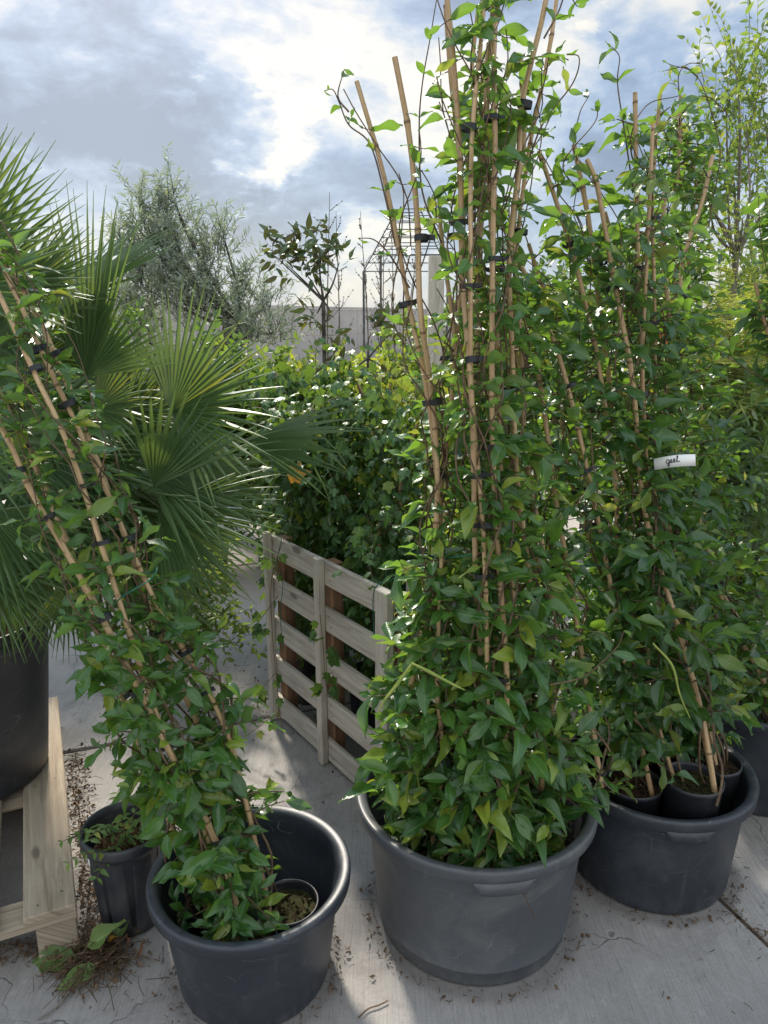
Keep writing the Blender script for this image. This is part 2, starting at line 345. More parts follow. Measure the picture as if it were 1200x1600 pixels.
M['tubdark'] = plastic('dark tub plastic', (.020, .024, .031), (.09, .095, .10), .45, .40, .10)
M['potblack'] = plastic('black pot plastic', (.017, .019, .024), (.11, .105, .10), .45, .42, .10)
M['pallet'] = wood('old pallet wood', (.34, .275, .20), (.17, .125, .085), (.50, .43, .33))
M['grey_wood'] = wood('weathered grey wood', (.47, .425, .36), (.22, .195, .16), (.62, .58, .50))
M['red_wood'] = wood('brown wood', (.24, .13, .075), (.12, .065, .035), (.36, .22, .13))
M['stone'] = flat('pebble', (.25, .23, .21), (.4, .37, .33), 30., .8)
M['yellowflower'] = flat('yellow petals', (.6, .42, .02), (.7, .55, .08), 30., .6)

def concrete_fn(t):
    g = t.n('ShaderNodeNewGeometry'); pos = g.outputs['Position']; vec, u, v, r = LV(t)
    bl = t.noise(pos, 1.3, 9, .62, .4); sp = t.noise(pos, 60.0, 6, .7); gr = t.noise(pos, 420.0, 2)
    rot = t.n('ShaderNodeMapping', {'Vector': pos, 'Rotation': (0, 0, radians(22)), 'Scale': (260.0, 7.0, 1.0)})
    br = t.noise(rot.outputs[0], 1.0, 4, .6)
    c = t.ramp(bl, [(.30, (.18, .168, .155)), (.45, (.265, .250, .232)), (.58, (.34, .32, .298)), (.72, (.42, .395, .365))])
    c = t.mix(t.smooth(sp, .5, .8, 0, .5), c, (.21, .20, .19))
    c = t.mix(t.smooth(gr, .35, .75, 0, .4), c, (.50, .48, .46))
    c = t.mix(t.smooth(br, .42, .72, 0, .55), c, (.15, .145, .14)); pit = t.noise(pos, 190.0, 3, .6); c = t.mix(t.smooth(pit, .60, .70, 0, .6), c, (.10, .095, .09)); c = t.mix(t.smooth(t.noise(pos, 27.0, 6, .7), .56, .7, 0, .45), c, (.45, .43, .40))
    st = t.noise(pos, 4.5, 8, .7, 1.2)
    c = t.mix(t.smooth(st, .50, .70, 0, .6), c, (.15, .135, .125)); st2 = t.noise(pos, 14.0, 8, .75, .8); c = t.mix(t.smooth(st2, .54, .70, 0, .5), c, (.17, .16, .15))
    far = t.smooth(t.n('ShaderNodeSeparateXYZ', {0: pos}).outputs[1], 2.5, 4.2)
    c = t.mix(t.math('MULTIPLY', far, .55), c, (.46, .40, .35))  # warm sunlight painted into the colour of the farther paving
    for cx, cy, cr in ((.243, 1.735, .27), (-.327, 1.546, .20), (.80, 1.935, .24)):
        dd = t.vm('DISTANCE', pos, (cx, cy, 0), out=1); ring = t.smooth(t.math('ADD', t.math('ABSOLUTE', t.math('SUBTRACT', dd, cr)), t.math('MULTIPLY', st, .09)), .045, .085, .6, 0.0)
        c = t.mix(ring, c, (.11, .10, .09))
    wet = t.smooth(t.noise(t.vm('ADD', pos, (7, 3, 0)), 9.0, 6, .7), .66, .70, 0, .55)
    c = t.mix(wet, c, (.10, .09, .08))
    # short random hairline cracks
    wv = t.vm('ADD', pos, t.vm('SCALE', t.n('ShaderNodeTexNoise', {'Vector': pos, 'Scale': 5.0, 'Detail': 4.0}).outputs[1], scale=.22))
    vo = t.n('ShaderNodeTexVoronoi', {'Vector': wv, 'Scale': 1.6}, feature='DISTANCE_TO_EDGE').outputs[0]
    cr = t.math('MULTIPLY', t.smooth(vo, 0.0, .006, 1.0, 0.0), t.smooth(t.noise(pos, 2.2, 3), .52, .6))
    c = t.mix(t.math('MULTIPLY', cr, .75), c, (.07, .06, .055))
    c = t.mix(t.math('MULTIPLY', r, .28), c, (.25, .24, .235))
    h = t.math('SUBTRACT', t.math('ADD', t.math('MULTIPLY', sp, .5), t.math('ADD', t.math('MULTIPLY', br, .55), t.math('MULTIPLY', gr, .3))), t.math('MULTIPLY', cr, 2.0))
    return c, h, None
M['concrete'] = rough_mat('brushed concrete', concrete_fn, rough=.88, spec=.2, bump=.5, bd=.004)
M['dirt'] = flat('dirt', (.035, .026, .02), (.13, .10, .075), 45., .95, .1, 1.0)
def wall_fn(t):
    g = t.n('ShaderNodeNewGeometry'); vec, u, v, r = LV(t)
    n = t.noise(g.outputs['Position'], .6, 8, .65); f = t.noise(t.vm('MULTIPLY', g.outputs['Position'], (3, 3, 14)), 1.0, 6, .7)
    c = t.ramp(n, [(.3, (.30, .28, .26)), (.7, (.42, .395, .37))]); c = t.mix(t.smooth(f, .5, .8, 0, .4), c, (.24, .22, .20))
    return c, f, None
M['wall'] = rough_mat('wall panels', wall_fn, rough=.9, spec=.15, bump=.3, bd=.02)

# ------------------------------------------------------------------ ground
mb = MB(); mb.add([(-400, -60, -.009), (400, -60, -.009), (400, 700, -.009), (-400, 700, -.009)], (0, 0, .5), [[0, 1, 2, 3]])
tag(mb.build('ground', M['dirt']), kind='structure')
rng = random.Random(5); mb = MB()
a_ = nrm(V(.94, .337, 0)); n_ = V(-a_[1], a_[0], 0); o_ = G(101, 1175)
for i in range(-9, 12):
    for j in range(-7, 18):
        A0, A1 = -.2+2*i+.006, -.2+2*i+1.994; B0, B1 = 2*j+.006, 2*j+1.994
        z = rng.uniform(-.003, .003)
        hx, hy = (A1-A0)/2, (B1-B0)/2
        c = o_+a_*(A0+A1)/2+n_*(B0+B1)/2+V(0, 0, z-.025)
        box(mb, c, a_, n_, V(0, 0, 1), (hx, hy, .025), .006, r=rng.random())
tag(mb.build('pavement', M['concrete']), kind='structure')

# ------------------------------------------------------------------ leaf templates
def tpl_leaf(nu=4, nv=6, w=.42, curl=.18, fold=.16, wave=.0, tip=1.6, twist=.0, basepow=.75):
    vs, lv = [], []
    for j in range(nv+1):
        v = j/nv; wd = w*.5*(sin(pi*v**basepow)**.85)*(1-.25*v**tip*v) if 0 < v < 1 else 0.004
        if j == nv: wd = .002
        for i in range(nu+1):
            u = -1+2*i/nu; x = u*wd
            z = fold*abs(u)**1.2*wd*1.6 - curl*v*v + wave*sin(v*9+u*2)*abs(u)*.06
            tw = twist*v; x2 = x*cos(tw)-z*0; 
            vs.append((x2, v*(1-.08*curl*v), z+x*sin(tw))); lv.append((u, v, 0))
    W = nu+1; q = [[j*W+i, j*W+i+1, (j+1)*W+i+1, (j+1)*W+i] for j in range(nv) for i in range(nu)]
    return np.array(vs), np.array(lv), np.array(q), np.zeros((0, 3), int)
JAS = [tpl_leaf(4, 7, .40, -.12, .2, 1.2, basepow=.9, twist=.4), tpl_leaf(4, 7, .44, .45, .5, .9, basepow=.95), tpl_leaf(4, 7, .43, .12, .30, .5, basepow=.95), tpl_leaf(4, 7, .40, .32, .20, 1.0, twist=.25, basepow=.95), tpl_leaf(4, 7, .42, .02, .42, .8, twist=-.2, basepow=.9), tpl_leaf(4, 7, .42, .22, .10, -.9, basepow=1.0)]
JFAR = [tpl_leaf(2, 4, .46, .15, .3), tpl_leaf(2, 4, .42, .28, .2)]
ROUND = [tpl_leaf(2, 4, .62, .12, .25), tpl_leaf(2, 4, .56, .25, .15)]
NARROW = [tpl_leaf(2, 3, .17, .10, .3), tpl_leaf(2, 3, .20, -.1, .2)]
BIG = [tpl_leaf(4, 5, .36, .25, .25, .6), tpl_leaf(4, 5, .34, .05, .35, .8)]
def tpl_ivy(cup=.1):
    ang = [-150, -118, -88, -62, -35, -18, 0, 18, 35, 62, 88, 118, 150]
    rad = [.42, .62, .50, .78, .50, .70, 1.0, .70, .50, .78, .50, .62, .42]
    vs = [(0, 0, 0)]; lv = [(0, .1, 0)]
    for a, r in zip(ang, rad):
        a = radians(a); vs.append((sin(a)*r*.62, .30+cos(a)*r*.62-.3*(1 if False else 0), -cup*r*r+.06*sin(a*5))); lv.append((sin(a)*r, .3+cos(a)*r*.6, 0))
    vs.append((0, .3, .03)); lv.append((0, .3, 0)); c = len(vs)-1
    t = [[c, i+2, i+1] for i in range(0, 12)]+[[c, 1, 0], [c, 0, 13]]
    return np.array(vs), np.array(lv), np.zeros((0, 4), int), np.array(t)
IVY = [tpl_ivy(.12), tpl_ivy(.25)]
class Leaves:
    def __init__(s, tpls, seed=0): s.t = tpls; s.o = []; s.d = []; s.n = []; s.s = []; s.r = []; s.rg = np.random.RandomState(seed)
    def add(s, o, d, n, size, r=None): s.o.append(o); s.d.append(d); s.n.append(n); s.s.append(size); s.r.append(random.random() if r is None else r)
    def flush(s, mb):
        if not s.o: return
        o = np.array(s.o); d = np.array(s.d); d /= np.linalg.norm(d, axis=1)[:, None]+1e-9; n = np.array(s.n)
        x = np.cross(d, n); x /= np.linalg.norm(x, axis=1)[:, None]+1e-9; n = np.cross(x, d)
        Mx = np.stack([x, d, n], 2)*np.array(s.s)[:, None, None]; r = np.array(s.r); k = s.rg.randint(0, len(s.t), len(o))
        for i, tp in enumerate(s.t):
            m = k == i; mb.inst(tp, o[m], Mx[m], r[m])
rv = lambda g: V(g.gauss(0, 1), g.gauss(0, 1), g.gauss(0, 1))

# ------------------------------------------------------------------ tubs and pots
def tub(loc, r, h, label, material, rb=.86, handle=None, ring=True, name='round_tub', cat='plant tub', group='large round plastic tubs on the paving', lip=.022):
    t = thing(name, loc, label, cat, group); c = np.array(loc); R = r-.004
    ro = r-lip
    pr = [(0, .0), (ro*rb-.02, .0), (ro*rb-.004, .004), (ro*rb, .014)]
    def rr(z): return ro*rb+(ro*.985-ro*rb)*(z/h)
    if ring: pr += [(rr(.048), .048), (rr(.05)+.0025, .051), (rr(.055)+.0025, .055), (rr(.058), .058)]
    pr += [(rr(h*.5), h*.5), (rr(h-.045), h-.045), (rr(h-.03)+.001, h-.036), (r-.006, h-.034), (r-.003, h-.0335), (r-.0015, h-.032), (r, h-.008), (r-.002, h-.0025), (r-.007, h), (ro+.003, h-.0035), (ro-.003, h-.006), (ro-.008, h-.013), (ro-.010, h-.05), (rr(h*.6)-.010, h*.6), (rr(h*.6)-.014, h*.6-.004), (ro*rb-.012, .012), (0, .010)]
    m = MB(); lathe(m, c, pr, 96); bo = m.build('tub_body', material, t)
    for ang in (handle or []):
        m = MB(); vs, lv, q = [], [], []; n = 15
        for i in range(n):
            f = i/(n-1); a = radians(ang)+(f-.5)*.46; e = min(1, min(f, 1-f)*9)
            z0 = h-.031; z1 = h-.033-.034*e; ra = r+.001; rb2 = r-.003; ri = rr(z1)-.002
            for rad_, z in ((ra-.012, z0+.004), (ra, z0), (rb2, z1+.002), (rb2-.004, z1), (ri, z1)):
                vs.append(c+V(rad_*cos(a), rad_*sin(a), z)); lv.append((rad_*a, z, .5))
        for i in range(n-1):
            for k in range(4): q.append([i*5+k, (i+1)*5+k, (i+1)*5+k+1, i*5+k+1])
        m.add(vs, lv, q); m.build('handle', material, bo)
    return t
def pot_parts(t, c, r, h, soil='soil', fill=.9, seed=0, material='potblack'):
    c = np.asarray(c, float); m = MB(); rb = r*.8
    pr = [(0, 0), (rb, 0), (rb+.001, .004), (r-.004, h-.014), (r-.001, h-.013), (r, h-.002), (r-.0015, h), (r-.004, h), (r-.006, h-.01), (rb, .01), (0, .008)]
    lathe(m, c, pr, 40); m.build('nursery_pot', M[material], t)
    g = random.Random(seed); m = MB(); n = 28; vs = [c+V(0, 0, h*fill+.006)]; lv = [(0, 0, .5)]; tr = []
    rings = 7
    for k in range(1, rings+1):
        for j in range(n):
            a = j/n*2*pi; rr = (rb+(r-rb)*fill-.005)*k/rings
            vs.append(c+V(rr*cos(a), rr*sin(a), h*fill+g.uniform(-.006, .006)*(0.3 if k == rings else 1))); lv.append((rr*cos(a), rr*sin(a), .5))
    for j in range(n):
        tr.append([0, 1+j, 1+(j+1) % n])
    q = [[1+(k-1)*n+j, 1+k*n+j, 1+k*n+(j+1) % n, 1+(k-1)*n+(j+1) % n] for k in range(1, rings) for j in range(n)]
    m.add(vs, lv, q, tr); 
    for _ in range(90):
        a = g.uniform(0, 2*pi); rr = sqrt(g.random())*r*.78; s = g.uniform(.002, .006)
        p0 = c+V(rr*cos(a), rr*sin(a), h*fill+.003)
        box(m, p0, rv(g), rv(g), V(0, 0, 1), (s, s*.7, s*.5), s*.2)
    m.build('soil', M[soil], t)

# ------------------------------------------------------------------ climbing plants on canes
def cane_mesh(path, r0=.0075, r1=.0055):
    m = MB(); L = np.concatenate([[0], np.cumsum(np.linalg.norm(np.diff(path, axis=0), axis=1))]); TL = L[-1]; s_ = [0.0]; rr = random.random(); k = 1
    out = [path[0]]; rad = [r0]
    while True:                                             # nodes every 22 cm line up with the painted node rings
        l_ = (k-.5+.0-((rr*7.0) % 1.0))/4.6; k += 1
        if l_ <= .02: continue
        if l_ >= TL-.02: break
        for dl, f_ in ((-.012, 1.0), (-.003, 1.16), (.003, 1.2), (.010, .97)):
            out.append(at_len(path, L, (l_+dl)/TL)[0]); rad.append((r0+(r1-r0)*l_/TL)*f_)
        for e_ in (.075, .145):
            if l_+e_ < TL-.02: out.append(at_len(path, L, (l_+e_)/TL)[0]); rad.append((r0+(r1-r0)*(l_+e_)/TL)*.97)
    out.append(path[-1]); rad.append(r1); tube(m, np.array(out), rad, 8, r=rr); return m
def at_len(path, L, f):
    i = np.searchsorted(L, f*L[-1])-1; i = max(0, min(i, len(path)-2)); u = (f*L[-1]-L[i])/(L[i+1]-L[i]+1e-9)
    return path[i]+(path[i+1]-path[i])*u, nrm(path[i+1]-path[i])
def vine(loc, pot_r, pot_h, canes, label, seed, leafm='jas', dens=38, low=.16, high=.05, leaf=.078, tendrils=(), group='potted climbing vines tied to bamboo canes',
         tpl=None, skew=1.6, ties=4, gap=.062, lim=None, name='climbing_vine', soil='soil', fullness=1.0, canes_r=.0074, outward=None, bare=0.0, topden=1.0, fill=.85, lowcut=0):
    g = random.Random(seed); random.seed(seed+99); tpl = tpl or JAS; leaf = leaf*1.0
    t = thing(name, loc, label, 'climbing plant', group); c = np.array(loc)
    pot_parts(t, c, pot_r, pot_h, soil=soil, seed=seed, fill=fill)
    sm = MB(); lf = Leaves(tpl, seed)
    def inside(p):                                         # shoots stay over the tub low down
        if lim is None: return True
        rr = math.hypot(p[0]-lim[0][0], p[1]-lim[0][1]); 
        if lim[0] is TC: return rr < lim[1]-.15*max(0, min(.9, p[2]-lim[2]))
        return rr < (lim[1] if p[2] < lim[2] else lim[1]+.05+.4*(p[2]-lim[2]))
    for ci, cn in enumerate(canes):
        base = cn[0] if isinstance(cn[0], np.ndarray) else c+V(cn[0][0], cn[0][1], pot_h*fill-.02)
        pts = [base]+[np.asarray(p) for p in cn[1:]]
        for k in range(1, len(pts)): pts[k] = pts[k]+V(g.gauss(0, .005), g.gauss(0, .012), 0)
        path = smooth_path(pts, 7); cr_ = canes_r*g.uniform(.8, 1.12)
        cano = cane_mesh(path, cr_, cr_*.74).build('bamboo_cane', M['bamboo'], t)
        L = np.concatenate([[0], np.cumsum(np.linalg.norm(np.diff(path, axis=0), axis=1))]); TL = L[-1]
        # twining stems
        for sidx in range(2):
            ph = g.uniform(0, 6.3); turns = g.uniform(1.2, 2.6)*TL*(1 if g.random() < .5 else -1); top = g.uniform(.86, 1.0)
            sp = []; nn = int(TL/.05)
            for k in range(nn+1):
                f = k/nn*top; p, T = at_len(path, L, f); a = nrm(np.cross(T, V(.2, .9, .1))); b = np.cross(T, a)
                rr = .014+.012*g.random()+.02*abs(sin(f*17+ph))
                th = ph+turns*f*2*pi; sp.append(p+rr*(cos(th)*a+sin(th)*b))
            sp = np.array(sp); tube(sm, smooth_path(list(sp), 2), np.linspace(.0035, .0013, (len(sp)-1)*2+1), 5)
            SL = np.concatenate([[0], np.cumsum(np.linalg.norm(np.diff(sp, axis=0), axis=1))]); f = .06+bare
            k = 0; a0 = g.uniform(0, 6)
            while f < 1.0:
                if g.random() < .8*min(fullness, 1.1)*(topden if f > .6 else 1):
                    p, T = at_len(sp, SL, f); k += 1; hh = a0+k*pi/2+g.uniform(-.5, .5)
                    d0 = V(cos(hh), sin(hh), 0)
                    for sgn in (1, -1):
                        if g.random() < .1: continue
                        d = nrm(sgn*d0+V(0, 0, g.uniform(-.35, .45))+.25*rv(g)); n = nrm(V(0, 0, 1)+.25*d0*sgn+.38*rv(g))
                        s = leaf*g.uniform(.5, 1.1)*(1-.22*f)*(.55 if g.random() < .15 else 1)
                        tube(sm, [p, p+d*.012], .0011, 3, cap=False); lf.add(p+d*.010, d, n, s)
                f += gap*g.uniform(.7, 1.3)/SL[-1]
        # side shoots
        for _ in range(int(.74*dens*TL*fullness)):
            f = g.random()**skew*.96+.02
            if f < bare: continue
            if f > .6 and g.random() > topden*.8: continue
            p, T = at_len(path, L, f)
            ln = (.78*low*(1-f)**1.5+.72*high)*g.uniform(.45, 1.25)
            if outward is not None and g.random() < .45: od = nrm(np.array(outward)+.7*rv(g)*V(1, 1, .3))
            else: od = nrm(V(g.gauss(0, 1), g.gauss(0, 1), 0))
            d = nrm(od+V(0, 0, g.uniform(-.1, .9))); q = [p]; nk = max(2, int(ln/.038)); st = ln/nk
            for k in range(nk):
                d = nrm(d+V(0, 0, -.16)+.16*rv(g))
                if not inside(q[-1]+d*st) and g.random() < .9: break
                q.append(q[-1]+d*st)
            if len(q) < 2: continue
            tube(sm, q, np.linspace(.0022, .0011, len(q)), 4)
            for k in range(1, len(q)):
                T2 = nrm(q[k]-q[k-1]); sd = nrm(np.cross(T2, V(0, 0, 1)+.2*rv(g)))
                if k % 2 == 0 and k < len(q)-1: sd = nrm(np.cross(sd, T2)+.4*sd)
                last = k == len(q)-1
                for sgn in (1, -1):
                    if p[2] < pot_h+.06+c[2] and g.random() < .5: continue
                    dd = nrm(sgn*sd*(.6 if last else 1)+T2*(.9 if last else .45)+V(0, 0, g.choice((-.45, -.2, .0, .3)))+.30*rv(g)); n = nrm(V(0, 0, .85)+.5*od+.45*rv(g))
                    s = leaf*g.uniform(.55, 1.2)*(.78+.27*(1-f))*(.6 if last and g.random() < .5 else 1); lf.add(q[k]+dd*.004, dd, n, s)
        # ties
        for k in range(ties):
            f = (.12+.80*(k+g.random()*.8)/ties); p, T = at_len(path, L, f)
            mt = MB(); a = nrm(np.cross(T, V(0, 1, .1))); b = np.cross(T, a); oo = a*.007*g.choice((-1, 1))
            th = np.arange(13)/12*2*pi; w_ = g.uniform(.0045, .0075); vs = []
            for s_, k2 in ((-w_, 1), (w_, 1)):
                for h_ in th: vs.append(p+oo+T*s_+a*cos(h_)*.0155*k2+b*sin(h_)*.012*k2)
            mt.add(vs, (0, 0, .5), [[i, i+1, 14+i, 13+i] for i in range(12)])
            side = a*g.choice((-1, 1)); box(mt, p+oo+side*.021+b*.004, side+.3*rv(g), T+.3*rv(g), b, (g.uniform(.004, .010), w_*.95, .0012), .0004)
            mt.build('tie', M['clip'], cano)
    for td in tendrils:                                    # loose shoots reaching into the air
        pts = smooth_path(td[0], 6); tube(sm, pts, np.linspace(.0022, .0010, len(pts)), 5)
        L = np.concatenate([[0], np.cumsum(np.linalg.norm(np.diff(pts, axis=0), axis=1))]); f = td[1] if len(td) > 1 else .15
        while f < .99:
            p, T = at_len(pts, L, f); sd = nrm(np.cross(T, rv(g)))
            for sgn in (1, -1):
                if g.random() < .75:
                    d = nrm(sgn*sd+.5*T+V(0, 0, .05)); lf.add(p, d, nrm(V(0, -.3, 1)+.5*rv(g)), leaf*g.uniform(.35, .7), r=None)
            f += .075*g.uniform(.8, 1.3)/L[-1]
        lf.add(pts[-1], nrm(pts[-1]-pts[-2]+.01*rv(g)), rv(g), leaf*.3)
    if lim is not None:                                     # no leaf may cut through the wall of its tub
        keep = []
        for k in range(len(lf.o)):
            tip = lf.o[k]+nrm(lf.d[k])*lf.s[k]; ok = True
            for pnt in (lf.o[k], tip, (lf.o[k]+tip)/2):
                if pnt[2] < lim[3]+.012 and math.hypot(pnt[0]-lim[0][0], pnt[1]-lim[0][1]) > lim[1]-.012: ok = False
            if ok: keep.append(k)
        for nm in 'odnsr': setattr(lf, nm, [getattr(lf, nm)[k] for k in keep])
    sm.build('vine_stem', M['stem'], t)
    m = MB(); lf.flush(m); m.build('foliage', M[leafm], t)
    return t
def path(pts, Y0, Y1):                                    # pixel path (bottom to top), depth going Y0 -> Y1
    n = len(pts); return [P(x, y, Y0+(Y1-Y0)*i/max(1, n-1)) for i, (x, y) in enumerate(pts)]

# ------------------------------------------------------------------ the tubs
TC = V(.243, 1.735, 0); TL_ = V(-.327, 1.546, 0); TR = V(.80, 1.935, 0); TF = V(1.31, 2.36, 0)
tub(TC, .3185, .39, 'light grey round tub in the middle with a moulded grip under its front rim', M['tub'], handle=[-84, 96])
tub(TL_, .2455, .30, 'smallest of the round tubs, front left, dark and half empty with three little pots inside', M['tubdark'], rb=.84, ring=False)
tub(TR, .275, .335, 'dark round tub right of the light grey one, small pots standing high inside it', M['tubdark'], rb=.90, handle=[-90], ring=False)
tub(TF, .30, .37, 'dark tub at the right edge of the picture behind the other tubs', M['tubdark'], ring=False)
tub((2.32, 4.15, 0), .33, .36, 'black ribbed tub far back at the right edge planted with a low leafy shrub', M['potblack'], ring=False)

# ------------------------------------------------------------------ central tub: seven potted climbers
def PP(tubc, dx, dy, z=.012): return tuple(tubc+V(dx, dy, z))
HC = .26
# left pot
vine(PP(TC, -.161, .036), .070, HC, lim=(TC, .27, .60, .39), canes=[
    [(-.02, -.03)]+path([(640, 1120), (664, 950), (688, 780), (676, 640), (660, 480), (650, 350), (634, 210), (617, 90)], 1.66, 1.72),
    [(.01, -.04)]+path([(652, 1110), (690, 930), (684, 740), (664, 600), (640, 470), (625, 400), (598, 270), (562, 127)], 1.69, 1.76),
    [(.02, .03)]+path([(680, 1000), (688, 840), (692, 735), (708, 560), (690, 380), (684, 300)], 1.72, 1.80)],
    label='climber in the light grey tub whose two cane tips lean left into open sky', seed=11, dens=34, low=.20, high=.035, leaf=.082, skew=2.2, topden=.3, outward=(-1, -.4, .1), ties=4,
    tendrils=[(path([(618, 385), (600, 300), (578, 225), (545, 195), (530, 160), (520, 140), (507, 142)], 1.74, 1.74),),
              (path([(545, 175), (528, 150), (538, 108)], 1.74, 1.74),),
              (path([(690, 380), (660, 300), (655, 200), (660, 130), (672, 60), (682, 0)], 1.72, 1.72),),
              (path([(640, 450), (610, 400), (585, 375), (560, 372)], 1.72, 1.68), .5)])
# front pot
vine(PP(TC, .0, -.165), .070, HC, lim=(TC, .27, .60, .39), canes=[
    [(.0, -.03)]+path([(766, 1150), (760, 960), (750, 800), (740, 620), (736, 420), (742, 220), (752, 40), (757, -90)], 1.54, 1.66),
    [(-.03, .01)]+path([(750, 1130), (742, 900), (732, 640), (728, 430), (722, 250), (708, 90), (696, -40)], 1.58, 1.68),
    [(.03, .02)]+path([(790, 1100), (782, 900), (774, 700), (768, 420), (770, 220), (778, 60), (786, -70)], 1.56, 1.68)],
    label='climber at the front of the light grey tub, bright leaves hanging over the moulded grip', seed=12, dens=54, low=.17, high=.045, leaf=.080, skew=1.7, outward=(0, -1, 0), ties=5, leafm='jas', topden=.75)
# front right
vine(PP(TC, .129, -.103), .070, HC, lim=(TC, .27, .60, .39), canes=[
    [(.0, -.02)]+path([(822, 1150), (806, 960), (786, 790), (778, 620), (775, 480), (768, 330), (764, 160), (766, 0)], 1.62, 1.70),
    [(.03, .01)]+path([(850, 1080), (830, 900), (806, 740), (798, 560), (790, 400), (806, 270), (828, 160), (848, 40), (862, -60)], 1.64, 1.74)],
    label='climber at the right front of the light grey tub with pale shoots over its rim', seed=13, topden=.75, dens=56, low=.18, high=.045, leaf=.082, skew=1.8, outward=(.8, -.7, 0), ties=4,
    tendrils=[(path([(860, 1070), (905, 1060), (935, 1040), (965, 1010), (975, 985)], 1.50, 1.46), .3), (path([(826, 250), (850, 190), (895, 130), (905, 90), (885, 85)], 1.7, 1.7), .3),
              (path([(850, 60), (872, 20), (885, -10), (902, 10)], 1.7, 1.7), .3)])
# back right
vine(PP(TC, .161, .036), .070, HC, lim=(TC, .27, .60, .39), canes=[
    [(.0, .0)]+path([(868, 1040), (850, 860), (822, 700), (812, 520), (806, 350), (826, 215), (812, 85)], 1.80, 1.82),
    [(-.03, .03)]+path([(840, 900), (818, 700), (800, 500), (808, 380), (830, 230), (856, 90), (872, -40)], 1.86, 1.84)],
    label='climber at the back right of the light grey tub crossing its canes toward the right', seed=14, dens=40, low=.15, high=.05, leaf=.076, skew=1.5, ties=4, topden=.7)
vine(PP(TC, .071, .149), .070, HC, lim=(TC, .27, .60, .39), canes=[
    [(.0, .0)]+path([(752, 1000), (740, 760), (722, 560), (716, 400), (722, 240), (738, 100), (748, 10)], 1.90, 1.84),
    [(.03, .0)]+path([(775, 1000), (770, 760), (760, 560), (748, 380), (752, 200), (762, 80)], 1.92, 1.86)],
    label='tightly tied climber at the back of the light grey tub, mostly hidden by the others', seed=15, topden=.7, dens=42, low=.13, high=.05, leaf=.074, skew=1.3, ties=4)
vine(PP(TC, -.071, .149), .070, HC, lim=(TC, .27, .60, .39), canes=[
    [(.0, .0)]+path([(690, 1000), (700, 800), (712, 600), (724, 420), (716, 260), (706, 120), (696, 10)], 1.84, 1.80)],
    label='single caned climber at the back left of the light grey tub', seed=16, dens=50, low=.15, high=.05, leaf=.076, skew=1.6, ties=3, topden=.6)
vine(PP(TC, .0, .0), .070, HC, lim=(TC, .27, .60, .39), canes=[
    [(.0, .0)]+path([(752, 1100), (748, 860), (744, 640), (746, 440), (752, 300), (760, 120), (770, 30)], 1.73, 1.75)],
    label='single caned climber rising from the very middle of the light grey tub', seed=17, topden=.75, dens=60, low=.14, high=.06, leaf=.080, skew=1.4, ties=3)
# extra spray of leaves low on the left comes from this leaning shoot plant
vine(PP(TC, -.129, -.103), .070, HC, lim=(TC, .27, .60, .39), canes=[
    [(.0, .0)]+path([(690, 1200), (684, 1080), (690, 960), (694, 860)], 1.56, 1.62)],
    label='short bushy climber in the light grey tub spreading sunlit leaves left over the slatted crate', seed=18, dens=150, low=.24, high=.10, leaf=.088, skew=1.2, outward=(-1, -.25, .25), ties=1)

# ------------------------------------------------------------------ right tub
HR = .25; RK = dict(leafm='jas_dark', fill=.9, fullness=1.25, skew=1.25, group='potted climbing vines tied to bamboo canes')
def up(p, z): return V(p[0], p[1], z)
vine(tuple(TR+V(.045, -.148, .135)), .080, HR, lim=(TR, .235, .60, .335), canes=[
    [(.05, -.04)]+path([(1100, 1130), (1060, 980), (1010, 800), (985, 600), (962, 440), (930, 290), (918, 250)], 1.80, 1.94),
    [(-.03, .04)]+path([(1018, 1060), (1018, 870), (1012, 600), (1010, 400), (1016, 195)], 1.90, 1.90)],
    label='climber with a straight bare topped cane in the frontmost little pot of the right tub', seed=21, bare=.13, dens=42, low=.17, high=.06, leaf=.082, ties=4, topden=.7, soil='moss', outward=(-.8, -.6, 0), **RK)
vine(tuple(TR+V(.150, -.03, .115)), .080, HR, lim=(TR, .235, .60, .335), canes=[
    [(.0, .0)]+path([(1085, 1080), (1040, 900), (1012, 700), (1000, 500), (992, 320), (989, 145)], 1.98, 2.0),
    [(.02, .0)]+path([(1090, 1060), (1060, 900), (1030, 700), (1022, 480), (1018, 300), (1033, 145)], 2.02, 2.02)],
    label='climber in the dark tub with two bare cane tips side by side against the sky', seed=22, bare=.12, dens=46, low=.15, high=.07, leaf=.078, ties=4, topden=1.0, **RK,
    tendrils=[(path([(990, 300), (975, 200), (965, 130), (968, 90), (957, 74)], 2.0, 2.0), .3), (path([(1000, 290), (985, 220), (1010, 165), (1060, 150)], 2.0, 2.0), .3),
              (path([(940, 280), (898, 240), (905, 180), (920, 150)], 1.98, 1.98), .6)])
vine(tuple(TR+V(-.100, -.095, .09)), .084, HR, lim=(TR, .235, .60, .335), canes=[
    [(.05, -.04)]+path([(972, 1060), (950, 900), (925, 760), (900, 650), (875, 560), (846, 480), (820, 430), (806, 400)], 1.84, 1.80),
    [(.0, .03)]+path([(960, 1000), (965, 780), (945, 620), (930, 520), (905, 430), (880, 350), (846, 233)], 1.90, 1.86)],
    label='climber with a strongly left leaning pale cane at the left side of the dark tub', seed=23, bare=.10, dens=54, low=.16, high=.07, leaf=.082, ties=5, outward=(-.3, -1, 0), **RK)
